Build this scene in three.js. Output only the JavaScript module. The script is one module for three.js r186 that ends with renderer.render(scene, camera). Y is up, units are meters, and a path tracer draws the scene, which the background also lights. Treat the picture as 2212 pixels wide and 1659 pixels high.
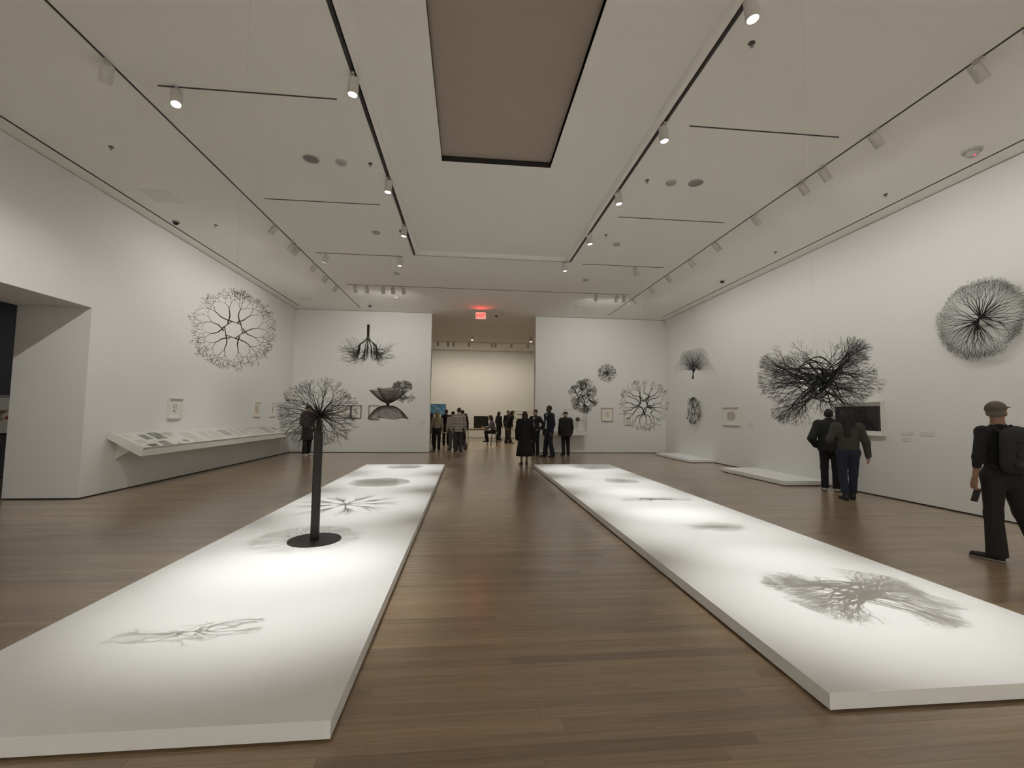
import * as THREE from 'three';
import { mergeGeometries } from 'three/addons/utils/BufferGeometryUtils.js';
import { RoundedBoxGeometry } from 'three/addons/geometries/RoundedBoxGeometry.js';
import { FontLoader } from 'three/addons/loaders/FontLoader.js';
import { TextGeometry } from 'three/addons/geometries/TextGeometry.js';
import { RectAreaLightUniformsLib } from 'three/addons/lights/RectAreaLightUniformsLib.js';
RectAreaLightUniformsLib.init();

// ---------------------------------------------------------------- camera, exposure, light levels
const scene = new THREE.Scene();
scene.background = new THREE.Color(0x000000);
const W = 2212, H = 1659, FOCAL = 970.7;
const camera = new THREE.PerspectiveCamera(2 * Math.atan(H / 2 / FOCAL) * 180 / Math.PI, W / H, 0.05, 80);
camera.position.set(0, 1.56, 0);
camera.rotation.set(3.7515 * Math.PI / 180, -5.5889 * Math.PI / 180, 0.603 * Math.PI / 180, 'YXZ');
camera.updateMatrixWorld(true);
const renderer = new THREE.WebGLRenderer();
renderer.toneMapping = THREE.LinearToneMapping;
renderer.toneMappingExposure = 1.9;
renderer.shadowMap.enabled = true;
const SPOT = 0xfffffc, WASH = 0xfffcf4, WARM = 0xfff4dc;          // lamp colours of this hall and of the next gallery
const CD = { deck: 27.5, wallR: 1.7, wallL: 1.85, wallB: 1.9, rear: 20, far: 7.2, fill: 10, side: 4 };  // rear: strength of the unseen lamp row added for bounce

// ---------------------------------------------------------------- helpers
let seed = 7;
const rnd = () => { seed = (seed * 1664525 + 1013904223) >>> 0; return seed / 4294967296; };
const rr = (a, b) => a + (b - a) * rnd();
const V = (x, y, z) => new THREE.Vector3(x, y, z);
const pixelRay = (px, py) => V((px - W / 2) / FOCAL, -(py - H / 2) / FOCAL, -1).applyQuaternion(camera.quaternion);
const onY = (px, py, y) => { const d = pixelRay(px, py); return camera.position.clone().addScaledVector(d, (y - camera.position.y) / d.y); };
const onX = (px, py, x) => { const d = pixelRay(px, py); return camera.position.clone().addScaledVector(d, (x - camera.position.x) / d.x); };
const onZ = (px, py, z) => { const d = pixelRay(px, py); return camera.position.clone().addScaledVector(d, (z - camera.position.z) / d.z); };
const taken = {};
function numbered(n) { taken[n] = (taken[n] ?? -1) + 1; return taken[n] ? `${n}_${String(taken[n]).padStart(3, '0')}` : n; }
function shade(m) { m.castShadow = true; m.receiveShadow = true; return m; }
function part(name, geo, mat, parent) { const m = shade(new THREE.Mesh(geo, mat)); m.name = name; parent.add(m); return m; }
function thing(name, label, category, pos = [0, 0, 0], turn = 0, group) {
  const o = new THREE.Group(); o.name = numbered(name); o.position.set(...pos); o.rotation.y = turn;
  o.userData = { label, category }; if (group) o.userData.group = group; scene.add(o); return o;
}
function single(name, geo, mat, label, category, group) {
  const m = shade(new THREE.Mesh(geo, mat)); m.name = numbered(name); m.userData = { label, category };
  if (group) m.userData.group = group; scene.add(m); return m;
}
function structure(name, label, category) { const g = new THREE.Group(); g.name = name; g.userData = { kind: 'structure', label, category }; scene.add(g); return g; }
const boxAt = (x0, x1, y0, y1, z0, z1) => { const g = new THREE.BoxGeometry(Math.abs(x1 - x0), Math.abs(y1 - y0), Math.abs(z1 - z0)); g.translate((x0 + x1) / 2, (y0 + y1) / 2, (z0 + z1) / 2); return g; };
const rbox = (w, h, d, r = 0.004, s = 2) => new RoundedBoxGeometry(w, h, d, s, r);
const cyl = (r0, r1, h, n = 20) => new THREE.CylinderGeometry(r0, r1, h, n);
const lin = (r, g, b) => new THREE.Color().setRGB(r, g, b);
const mat = (color, roughness = 0.8, more = {}) => new THREE.MeshStandardMaterial({ color, roughness, ...more });
const hash = (i, j) => { let h = (i * 374761393 + j * 668265263) | 0; h = Math.imul(h ^ (h >>> 13), 1274126177); return ((h ^ (h >>> 16)) >>> 0) / 4294967296; };
function vnoise(x, y, px, py) { const i = Math.floor(x), j = Math.floor(y), u = x - i, v = y - j, s = u * u * (3 - 2 * u), t = v * v * (3 - 2 * v); const m = (a, n) => ((a % n) + n) % n;
  const a = hash(m(i, px), m(j, py)), b = hash(m(i + 1, px), m(j, py)), c = hash(m(i, px), m(j + 1, py)), d = hash(m(i + 1, px), m(j + 1, py));
  return (a * (1 - s) + b * s) * (1 - t) + (c * (1 - s) + d * s) * t; }
function dataTexture(w, h, fn, srgb = true) {
  const a = new Uint8Array(w * h * 4);
  for (let y = 0; y < h; y++) for (let x = 0; x < w; x++) { const c = fn(x / w, y / h), o = (y * w + x) * 4; a[o] = c[0] * 255; a[o + 1] = c[1] * 255; a[o + 2] = c[2] * 255; a[o + 3] = 255; }
  const t = new THREE.DataTexture(a, w, h); t.magFilter = t.minFilter = THREE.LinearFilter; t.wrapS = t.wrapT = THREE.RepeatWrapping;
  if (srgb) t.colorSpace = THREE.SRGBColorSpace; t.needsUpdate = true; return t;
}
function canvasTexture(w, h, draw) { const c = document.createElement('canvas'); c.width = w; c.height = h; draw(c.getContext('2d'), w, h); const t = new THREE.CanvasTexture(c); t.colorSpace = THREE.SRGBColorSpace; return t; }

// ---------------------------------------------------------------- materials
const oakGrain = dataTexture(512, 512, (u, v) => {
  const g = 0.86 + 0.1 * vnoise(u * 6, v * 96, 6, 96) + 0.06 * vnoise(u * 24, v * 220, 24, 220) - 0.07 * Math.pow(vnoise(u * 4, v * 40, 4, 40), 4);
  return [g, g * 0.985, g * 0.965].map(q => Math.min(1, q));
});
const paintBump = dataTexture(256, 256, (u, v) => { const g = 0.5 * vnoise(u * 64, v * 64, 64, 64) + 0.5 * vnoise(u * 20, v * 20, 20, 20); return [g, g, g]; }, false);
const M = {
  wall: mat(lin(0.77, 0.77, 0.755), 0.85, { bumpMap: paintBump, bumpScale: 0.0006 }),
  ceiling: mat(lin(0.89, 0.875, 0.83), 0.9),
  farWall: mat(lin(0.80, 0.795, 0.775), 0.9),
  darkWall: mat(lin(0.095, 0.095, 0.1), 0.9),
  scrim: new THREE.MeshPhysicalMaterial({ color: lin(0.84, 0.71, 0.58), roughness: 1, transmission: 0.5, thickness: 0 }),   // thin pale fabric: part of the light passes on into the dark well above
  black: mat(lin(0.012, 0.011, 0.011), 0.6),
  blackMetal: mat(lin(0.02, 0.019, 0.018), 0.45, { metalness: 0.3 }),
  track: mat(lin(0.03, 0.028, 0.026), 0.6),
  deck: mat(lin(0.86, 0.865, 0.86), 0.6),
  oak: new THREE.MeshPhysicalMaterial({ color: 0xffffff, roughness: 0.36, vertexColors: true, map: oakGrain, clearcoat: 1, clearcoatRoughness: 0.22 }),
  subfloor: mat(lin(0.14, 0.1, 0.07), 0.9),
  lampBody: mat(lin(0.58, 0.56, 0.52), 0.5),
  lens: new THREE.MeshStandardMaterial({ color: 0x888888, emissive: 0xfffbf0, emissiveIntensity: 9, roughness: 0.4 }),
  wire: mat(lin(0.022, 0.017, 0.014), 0.5, { metalness: 0.5 }),
  wireBlack: mat(lin(0.012, 0.012, 0.012), 0.5, { metalness: 0.4 }),
  wireGrey: mat(lin(0.05, 0.048, 0.044), 0.5, { metalness: 0.4 }),
  copper: mat(lin(0.04, 0.024, 0.018), 0.5, { metalness: 0.5 }),
  cable: mat(lin(0.45, 0.44, 0.42), 0.5, { metalness: 0.5 }),
  frameWhite: mat(lin(0.72, 0.71, 0.67), 0.5),
  frameWood: mat(lin(0.55, 0.45, 0.33), 0.6),
  frameBlack: mat(lin(0.02, 0.017, 0.015), 0.5),
  matBoard: mat(lin(0.82, 0.81, 0.77), 0.9),
  paper: mat(lin(0.7, 0.68, 0.62), 0.9),
  glass: new THREE.MeshPhysicalMaterial({ color: 0xffffff, transmission: 1, thickness: 0, roughness: 0.02, ior: 1.45 }),
  tableWood: mat(lin(0.45, 0.33, 0.19), 0.5),
  steel: mat(lin(0.35, 0.33, 0.3), 0.35, { metalness: 0.8 }),
  grille: mat(lin(0.10, 0.095, 0.09), 0.6),
  plasticGrey: mat(lin(0.45, 0.44, 0.42), 0.6),
};

// ---------------------------------------------------------------- the room
const XL = -6.68, XR = 8.15, ZB = -17.9, YC = 5.52, ZR = 6.0, ZF = -28.5, OX0 = -1.48, OX1 = 2.70;
const floor = structure('floor', 'oak strip floor running across the gallery', 'floor');
part('subfloor', boxAt(-12.5, 12.5, -0.2, -0.02, ZF - 0.3, ZR + 0.3), M.subfloor, floor);
{ // oak strips, each with slightly eased edges
  const PW = 0.0855, PT = 0.02, gap = 0.0007, list = [];
  const oakTone = () => { const t = rnd(), k = 0.78 + 0.27 * Math.pow(rnd(), 1.3) - (rnd() < 0.12 ? 0.16 : 0); return [(0.385 + 0.03 * t) * k, (0.278 + 0.012 * t) * k, (0.178 - 0.006 * t) * k]; };
  function plank(x0, x1, z0, z1) {
    const e = 0.0006, P = [], C = [], U = [], I = [], c = oakTone(), uo = rnd(), vo = rnd();
    const ring = [[x0, z0, 0], [x1, z0, 0], [x1, z1, 0], [x0, z1, 0]];
    const levels = [[0, -PT], [0, -e], [e, 0]];
    for (const [inset, y] of levels) for (const [i, [x, z]] of ring.entries()) { P.push(x + (i === 0 || i === 3 ? inset : -inset), y, z + (i < 2 ? inset : -inset)); C.push(...c); U.push(x / 2.2 + uo, z / 0.9 + vo); }
    for (let l = 0; l < 2; l++) for (let i = 0; i < 4; i++) { const a = l * 4 + i, b = l * 4 + (i + 1) % 4; I.push(a, a + 4, b, b, a + 4, b + 4); }
    I.push(8, 10, 9, 8, 11, 10);
    const g = new THREE.BufferGeometry(); g.setAttribute('position', new THREE.Float32BufferAttribute(P, 3)); g.setAttribute('color', new THREE.Float32BufferAttribute(C, 3)); g.setAttribute('uv', new THREE.Float32BufferAttribute(U, 2)); g.setIndex(I);
    const n = g.toNonIndexed(); n.computeVertexNormals(); return n;
  }
  for (let z = ZR; z > ZF; z -= PW) for (let x = -12.2 - rr(0, 1.6); x < 12.2;) {
    const L = rr(0.7, 2.3), x1 = Math.min(x + L, 12.3), xm = (x + x1) / 2, g = plank(x, x1 - gap, z - PW, z - gap);
    const under = z < -2.3 && z > -13 && ((x > -2.78 && x1 < -0.62) || (x > 1.93 && x1 < 4.15));
    const seen = z < -1.95 && !under && xm > z * 1.2 + 0.2 && xm < -z * 1.28 - 0.1;
    list.push({ g, score: seen ? L / (z * z + xm * xm * 0.6) : -1 }); x = x1;
  }
  list.sort((a, b) => b.score - a.score);
  for (const { g } of list.slice(0, 300)) part('plank', g, M.oak, floor);
  const rest = part('planks_beyond', mergeGeometries(list.slice(300).map(p => p.g)), M.oak, floor); rest.userData.kind = 'stuff';
}
// walls stand on a recessed black base strip
const RV = 0.022;
function wall(name, label, x0, x1, z0, z1, m = M.wall, y0 = RV, y1 = YC - 0.012) { const g = structure(name, label, 'wall'); part('wall_face', boxAt(x0, x1, y0, y1, z0, z1), m, g); return g; }
function base(name, x0, x1, z0, z1, top = false) { const g = structure(name, 'black recessed strip at the foot of a white wall', 'baseboard'); part('strip', boxAt(x0, x1, -0.015, RV, z0, z1), M.black, g); if (top) part('top_strip', boxAt(x0, x1, YC - 0.012, YC, z0, z1), M.black, g); return g; }
const JZ = -8.58, LH = 3.36, WT = 1.2; // passage in the left wall: jamb, lintel height, thickness
const wl = wall('wall_left', 'long white left gallery wall with a deep doorway', XL - WT, XL, ZB - 0.4, JZ);
part('lintel', boxAt(XL - WT, XL, LH, YC - 0.012, JZ, -4.6), M.wall, wl);
part('wall_face', boxAt(XL - WT, XL, RV, YC - 0.012, -4.6, ZR), M.wall, wl);
base('baseboard_left', XL - WT + 0.012, XL - 0.012, ZB, JZ - 0.012, true);
wall('wall_right', 'long white right gallery wall', XR, XR + 0.3, ZB - 0.4, ZR); base('baseboard_right', XR + 0.012, XR + 0.2, ZB, ZR, true);
const wb = wall('wall_back', 'white back wall in two halves beside the tall opening', XL, OX0, ZB - 0.4, ZB);
part('wall_face', boxAt(OX1, XR, RV, YC - 0.012, ZB - 0.4, ZB), M.wall, wb);
const bb = base('baseboard_back', XL, OX0 - 0.012, ZB - 0.3, ZB - 0.012, true);
part('strip', boxAt(OX1 + 0.012, XR, -0.015, RV, ZB - 0.3, ZB - 0.012), M.black, bb); part('top_strip', boxAt(OX1 + 0.012, XR, YC - 0.012, YC, ZB - 0.3, ZB - 0.012), M.black, bb);
wall('wall_rear', 'white wall closing the gallery behind the visitors', XL - WT, XR + 0.3, ZR, ZR + 0.3);
// next gallery beyond the opening
wall('wall_far', 'cream end wall of the next gallery', -9, 10, ZF - 0.3, ZF, M.farWall); base('baseboard_far', -9, 10, ZF - 0.2, ZF + 0.004);
wall('wall_far_left', 'side wall of the next gallery', -9.3, -9, ZF, ZB - 0.4, M.wall); wall('wall_far_right', 'side wall of the next gallery', 10, 10.3, ZF, ZB - 0.4, M.wall);
wall('wall_far_front', 'back of the wall of the next gallery', -9, XL - WT, ZB - 0.5, ZB - 0.3); wall('wall_far_front_right', 'back of the wall of the next gallery', XR + 0.3, 10, ZB - 0.5, ZB - 0.3);
// dim room beyond the doorway
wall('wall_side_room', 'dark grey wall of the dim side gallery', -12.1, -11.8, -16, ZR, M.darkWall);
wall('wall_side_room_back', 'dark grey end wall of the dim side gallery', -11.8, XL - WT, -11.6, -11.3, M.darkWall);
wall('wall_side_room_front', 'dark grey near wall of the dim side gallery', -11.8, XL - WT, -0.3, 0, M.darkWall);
// ceiling: slabs with slots between them, the outer two filled black, a shallow central tray and a scrimmed skylight
const ceil = structure('ceiling', 'white gallery ceiling with slots, tracks and a central tray', 'ceiling');
const SL = -6.385, SR = 7.80, TL = -4.15, TR = 5.55, s2 = 0.02, t2 = 0.017;
const slab = (x0, x1, z0, z1, y = YC, m = M.ceiling) => part('ceiling_panel', boxAt(x0, x1, y, y + 0.2, z0, z1), m, ceil);
const CX0 = -1.43, CX1 = 2.62, CZ = -11.32, CE = 2.5, TRAY = YC + 0.085;
const ZO = ZB + 0.5;
slab(-12.2, SL - s2, ZO, ZR + 0.3); slab(SL + s2, TL - t2, ZO, ZR + 0.3); slab(TL + t2, CX0, CZ, ZR + 0.3); slab(CX1, TR - t2, CZ, ZR + 0.3); slab(TL + t2, TR - t2, ZO, CZ); slab(CX0, CX1, CE, ZR + 0.3);
slab(TR + t2, SR - s2, ZO, ZR + 0.3); slab(SR + s2, XR + 0.3, ZO, ZR + 0.3); slab(-12.2, 10.3, ZF - 0.3, ZO - 0.012);
for (const x of [SL, SR]) part('slot_dark_fill', boxAt(x - s2, x + s2, YC + 0.001, YC + 0.03, ZO, ZR + 0.3), M.black, ceil);  // black bars fill the slots, painting in the dark of their depth
part('slot_back', boxAt(-12.2, 10.3, YC + 0.22, YC + 0.32, ZF - 0.3, ZR + 0.3), M.black, ceil);
// tray: black groove, flush lip, raised field
const GX = 0.065, LP = 0.06;
for (const [x0, x1, z0, z1] of [[CX0 + GX, CX0 + GX + LP, CZ + GX, CE], [CX1 - GX - LP, CX1 - GX, CZ + GX, CE], [CX0 + GX, CX1 - GX, CZ + GX, CZ + GX + LP]]) part('tray_lip', boxAt(x0, x1, YC - 0.014, YC + 0.2, z0, z1), M.ceiling, ceil);
const KX0 = -0.48, KX1 = 1.29, KZ = -7.08;
for (const [x0, x1, z0, z1] of [[CX0 + GX + LP, KX0, CZ + GX + LP, CE], [KX1, CX1 - GX - LP, CZ + GX + LP, CE], [KX0, KX1, CZ + GX + LP, KZ], [KX0, KX1, 1.6, CE]]) slab(x0, x1, z0, z1, TRAY);
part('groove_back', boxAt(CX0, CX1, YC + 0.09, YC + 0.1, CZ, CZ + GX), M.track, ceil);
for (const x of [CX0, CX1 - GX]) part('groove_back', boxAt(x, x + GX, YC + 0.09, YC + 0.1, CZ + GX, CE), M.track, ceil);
const sky = part('skylight_scrim', new THREE.PlaneGeometry(KX1 - KX0 + 0.2, 1.8 - KZ).rotateX(Math.PI / 2).translate((KX0 + KX1) / 2, TRAY + 0.1, (KZ + 1.6) / 2), M.scrim, ceil); sky.userData.label = 'pale translucent scrim stretched over the dark skylight well';
for (const g of [boxAt(KX0 - 0.012, KX0, TRAY + 0.012, TRAY + 0.1, KZ, 1.6), boxAt(KX1, KX1 + 0.012, TRAY + 0.012, TRAY + 0.1, KZ, 1.6)]) part('skylight_shadow_edge', g, M.black, ceil);  // black strips paint in the recess shadow along the sides
part('skylight_shadow_edge', boxAt(KX0, KX1, TRAY + 0.008, TRAY + 0.1, KZ - 0.001, KZ + 0.003), M.black, ceil);  // far strip: recess shadow put in as black colour

// ---------------------------------------------------------------- lighting tracks and their heads
function track(label, x0, x1, z0, z1) { single('lighting_track', boxAt(x0, x1, YC - 0.002, YC + 0.03, z0, z1), M.track, label, 'track', 'ceiling lighting tracks'); }
track('long recessed black lighting track in the ceiling beside the left wall', TL - 0.011, TL + 0.011, ZO, ZR);
track('long recessed black lighting track in the ceiling beside the right wall', TR - 0.011, TR + 0.011, ZO, ZR);
track('black track in the left groove of the ceiling tray', CX0 + 0.012, CX0 + 0.045, CZ + GX, CE);
track('black track in the right groove of the ceiling tray', CX1 - 0.045, CX1 - 0.012, CZ + GX, CE);
track('black track in the end groove of the ceiling tray', CX0 + GX, CX1 - GX, CZ + 0.012, CZ + 0.045);
const SHORT = [['left of the tray, level with the standing wire tree', -3.84, -1.72, -5.65], ['left of the tray, empty, beyond the round speaker', -3.86, -1.74, -8.57], ['left of the tray end, holding two lit spots', -3.83, -1.73, -11.42],
  ['right of the tray, level with the wire fan', 2.96, 5.17, -5.65], ['right of the tray, empty, beyond the round speaker', 2.95, 5.18, -8.53], ['right of the tray end, holding one spot', 2.95, 5.18, -11.4], ['crossing the ceiling before the back wall', -3.81, 5.25, -14.2]];
for (const [w, x0, x1, z] of SHORT) single('ceiling_track', boxAt(x0, x1, YC - 0.008, YC, z - 0.0075, z + 0.0075), M.track, 'black ceiling track ' + w, 'track', 'ceiling lighting tracks');
const lampBodyGeo = (() => { const p = [[0.001, -0.1], [0.05, -0.1], [0.06, -0.09], [0.062, 0.095], [0.058, 0.1], [0.052, 0.1], [0.05, 0.088]].map(a => new THREE.Vector2(...a)); return new THREE.LatheGeometry(p, 22); })();
const lensGeo = new THREE.CircleGeometry(0.05, 22), stemGeo = cyl(0.008, 0.008, 0.09, 8), adapterGeo = rbox(0.03, 0.02, 0.11, 0.004);
function spotHead(label, x, z, target, cd, half, pen = 1, color = SPOT, group = 'ceiling track spots', y = YC) {
  const g = thing('track_spotlight', label, 'spotlight', [x, y, z], 0, group);
  const ad = part('adapter', adapterGeo, M.lampBody, g); ad.position.y = -0.012;
  const st = part('stem', stemGeo, M.lampBody, g); st.position.y = -0.06;
  const c = V(x, y - 0.15, z), ax = V(...target).sub(c).normalize();
  const hd = part('housing', lampBodyGeo, M.lampBody, g); hd.position.y = -0.15; hd.quaternion.setFromUnitVectors(V(0, 1, 0), ax);
  const le = part('lens', lensGeo, M.lens, hd); le.position.y = 0.09; le.rotation.x = -Math.PI / 2;
  const s = new THREE.SpotLight(color, cd, 0, half * Math.PI / 180, pen, 2); s.name = 'spot_beam';
  s.position.copy(c.clone().addScaledVector(ax, 0.108)); s.target.position.set(...target); s.castShadow = true; s.shadow.radius = 0.45; s.shadow.bias = -0.0005; scene.add(s, s.target);
}
const CL = CX0 + 0.03, CR = CX1 - 0.03;
// spots over the two plinths
const W_ = 'white track spot in the ';
spotHead(W_ + 'left tray groove above the flat round wire disc', CL, -3.35, [-1.45, 0.1, -4.0], CD.deck * 1.1, 18);
spotHead(W_ + 'left tray groove above the standing wire tree', CL, -5.2, [-1.72, 0.1, -5.3], CD.deck * 0.75, 18);
spotHead(W_ + 'left tray groove above the hanging root of wire', CL, -7.55, [-1.75, 0.1, -7.5], CD.deck * 1.15, 18);
spotHead(W_ + 'left tray groove above the wire hourglass', CL, -9.45, [-1.75, 0.1, -9.9], CD.deck * 1.15, 18);
spotHead(W_ + 'right tray groove above the big crossed wire burst', CR, -3.75, [3.1, 0.1, -3.45], CD.deck * 1.15, 18);
spotHead(W_ + 'right tray groove above the wire fan', CR, -5.65, [3.1, 0.1, -5.6], CD.deck * 1.05, 18);
spotHead(W_ + 'right tray groove above the open round wire wreath', CR, -7.5, [3.1, 0.1, -7.4], CD.deck * 1.15, 18);
spotHead(W_ + 'right tray groove above the smallest wire burst', CR, -9.4, [3.1, 0.1, -9.4], CD.deck * 1.1, 18);
spotHead(W_ + 'end groove of the tray, by its right corner', 2.45, CZ + 0.03, [3.1, 0.1, -11.7], CD.deck * 1.1, 18);
spotHead('white track spot on a short left track above the two-tiered wire clump', -1.78, -11.42, [-1.7, 0.1, -12.2], CD.deck * 1.1, 18);
spotHead('white track spot on a short left track aimed at the slanted case', -3.6, -11.42, [-5.6, 0.9, -11.9], CD.fill * 0.5, 26);
spotHead('white track spot on the first short left track, its lens shining', -3.62, -5.65, [-2.6, 0.1, -4.2], CD.fill * 0.45, 24);
spotHead('white track spot on the short right track level with the tray end', 4.4, -11.4, [6.6, 0.1, -13.6], CD.fill * 0.5, 24);
// wall washers
for (const [z, k] of [[-5.3, 4.5], [-3.1, 3.5]]) spotHead(z < -4 ? 'white track spot on the long left track next to the side doorway' : 'white track spot on the long left track aimed through the side doorway', TL, z, [-7.3, 1.0, JZ], CD.wallL * k, 34, 1, WASH, 'left wall washers');
for (const [z, k, w] of [[-9.7, 0.95, 'opposite the single small frame'], [-10.7, 0.75, 'opposite the slanted case, first of a pair'], [-10.98, 0.75, 'opposite the slanted case, second of a pair'], [-12.2, 0.9, 'opposite the middle of the slanted case'], [-13.2, 1.05, 'opposite the far half of the slanted case'], [-14.2, 1.1, 'opposite the far pair of small frames']])
  spotHead('white track spot on the long left track ' + w, TL, z, [XL, 2.3, z - 0.35], CD.wallL * k, 74, 1, WASH, 'left wall washers');
for (const [z, k, w] of [[-3.7, 0.9, 'first beside the man with the rucksack'], [-4.2, 0.9, 'before the large wall disc'], [-5.45, 0.9, 'after the large wall disc'], [-6.35, 0.8, 'above the dark print, first of a pair'], [-6.8, 0.8, 'above the dark print, second of a pair'], [-8.05, 0.95, 'above the couple'], [-9.45, 0.95, 'above the long low plinth by the wall'], [-10.6, 0.95, 'between the two low plinths'], [-11.9, 1, 'above the small framed circle drawing'], [-13.1, 1, 'next to the ceiling corner camera'], [-14.6, 1, 'last before the back wall']])
  spotHead('white track spot on the long right track ' + w, TR, z, [XR, 2.3, z - 0.1], CD.wallR * k, 74, 1, WASH, 'right wall washers');
for (const [x, k, w] of [[-3.55, 0.8, 'at its left end'], [-3.2, 0.7, 'second from its left end'], [-2.7, 1.25, 'third from its left end'], [-2.4, 0.9, 'fourth from its left end'], [-2.08, 0.7, 'nearest the exit sign on its left'], [4.13, 1.6, 'right of the exit sign'], [4.82, 1.1, 'third from its right end'], [5.08, 1.1, 'at its right end']])
  spotHead('white track spot on the crossing ceiling track, ' + w, x, -14.2, [x < 0 ? x * 1.0 - 0.1 : x + 0.25, 2.1, ZB], CD.wallB * k, 70, 1, WASH, 'back wall washers');
// lamps behind the visitors: on the long tracks, then a row added for bounce
for (const [x, w] of [[TL, 'left'], [TR, 'right']]) for (const [z, v] of [[-1.4, 'level with the near end of the plinths'], [1.6, 'behind the visitors']]) spotHead(`white wall spot on the long ${w} track ${v}`, x, z, [x < 0 ? XL : XR, 2, z], CD.wallR, 66, 1, WASH, 'rear side wall washers');
for (const x of [-5.2, -3.2, -1.2, 0.8, 2.8, 4.8, 6.8]) spotHead('added white spot in the unseen row washing the wall behind the visitors', x, 3.4, [x, 1.9, ZR], CD.rear, 60, 1, WASH, 'added rear wall washers');  // unseen row, added to brighten the ceiling and plinth fronts by bounce
// next gallery
for (const [x, z, w] of [[0.17, -22.8, 'nearer the blue landscape print'], [3.2, -22.9, 'nearer the pale framed drawings']]) spotHead('small shining white spot in the next gallery, ' + w, x, z, [x - 0.2, 0, z + 1.5], CD.far * 3, 50, 1, WARM, 'spots of the next gallery');
for (const x of [-3.4, -1.7, -1.15, -0.84, 0.01, 1.3, 1.5, 2.4, 3.34, 5.2]) spotHead('white spot in the row before the cream end wall of the next gallery', x, -25.1, [x, 1.7, ZF], CD.far * 0.36, 60, 1, WARM, 'spots before the cream wall');
single('ceiling_track', boxAt(-5, 6, YC - 0.012, YC, -25.11, -25.09), M.track, 'thin ceiling track of the next gallery before its cream wall', 'track', 'ceiling lighting tracks');
// dim side room
spotHead('white spot lighting the picture in the dim side gallery', -9.6, -7.8, [-11.2, 1.3, -11.2], CD.side, 34, 1, SPOT, 'side gallery spots');

// ---------------------------------------------------------------- exit sign
const font = await new FontLoader().loadAsync('fonts/droid/droid_sans_bold.typeface.json');
{
  const g = thing('exit_sign', 'glowing red and white exit sign hanging from the ceiling before the tall opening', 'sign', [0.435, YC, -16.98]);
  const c = part('canopy', rbox(0.3, 0.03, 0.07, 0.008), M.frameWhite, g); c.position.y = -0.015;
  const st = part('stem', cyl(0.012, 0.012, 0.09, 10), M.steel, g); st.position.y = -0.07;
  const hs = part('housing', rbox(0.41, 0.285, 0.05, 0.02, 4), M.frameWhite, g); hs.position.y = -0.255;
  const pm = new THREE.MeshStandardMaterial({ color: 0xffb0a8, emissive: 0xff8078, emissiveIntensity: 0.75, roughness: 0.5 });
  const pn = part('panel', rbox(0.36, 0.235, 0.006, 0.003), pm, g); pn.position.set(0, -0.255, 0.027);
  const tg = new TextGeometry('EXIT', { font, size: 0.125, depth: 0.004, curveSegments: 4 }); tg.computeBoundingBox(); const b = tg.boundingBox; tg.translate(-(b.min.x + b.max.x) / 2, -(b.min.y + b.max.y) / 2, 0); tg.scale(0.92, 1.15, 1);
  const le = part('letters', tg, new THREE.MeshStandardMaterial({ color: 0x900008, emissive: 0xc00010, emissiveIntensity: 0.25, roughness: 0.5 }), g); le.position.set(0, -0.255, 0.031);
  const L = new THREE.RectAreaLight(0xff2a22, 6, 0.34, 0.2); L.name = 'exit_glow'; L.position.set(0.435, YC - 0.24, -16.93); L.lookAt(0.435, YC + 0.2, -16.2); scene.add(L);
}

// ---------------------------------------------------------------- white plinths
function plinth(label, x0, x1, z0, z1, h = 0.1, group) {
  const g = thing('display_plinth', label, 'plinth', [(x0 + x1) / 2, 0, (z0 + z1) / 2], 0, group);
  const w = x1 - x0, d = z1 - z0, b = part('base', rbox(w - 0.05, 0.02, d - 0.05, 0.002), M.black, g); b.position.y = 0.01;
  const t = part('deck', rbox(w, h - 0.015, d, 0.003), M.deck, g); t.position.y = (h + 0.015) / 2; return g;
}
plinth('long low white plinth under the standing wire tree', -2.785, -0.62, -13, -2.3);
plinth('long low white plinth under the big crossed wire burst', 1.93, 4.15, -13, -2.3);
plinth('small low white plinth against the right wall under the small wall burst', 7.3, XR - 0.003, -16.9, -14.25, 0.1);
plinth('low white plinth against the right wall beside the walking couple', 7.1, XR - 0.003, -12.1, -9.55, 0.11);

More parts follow.
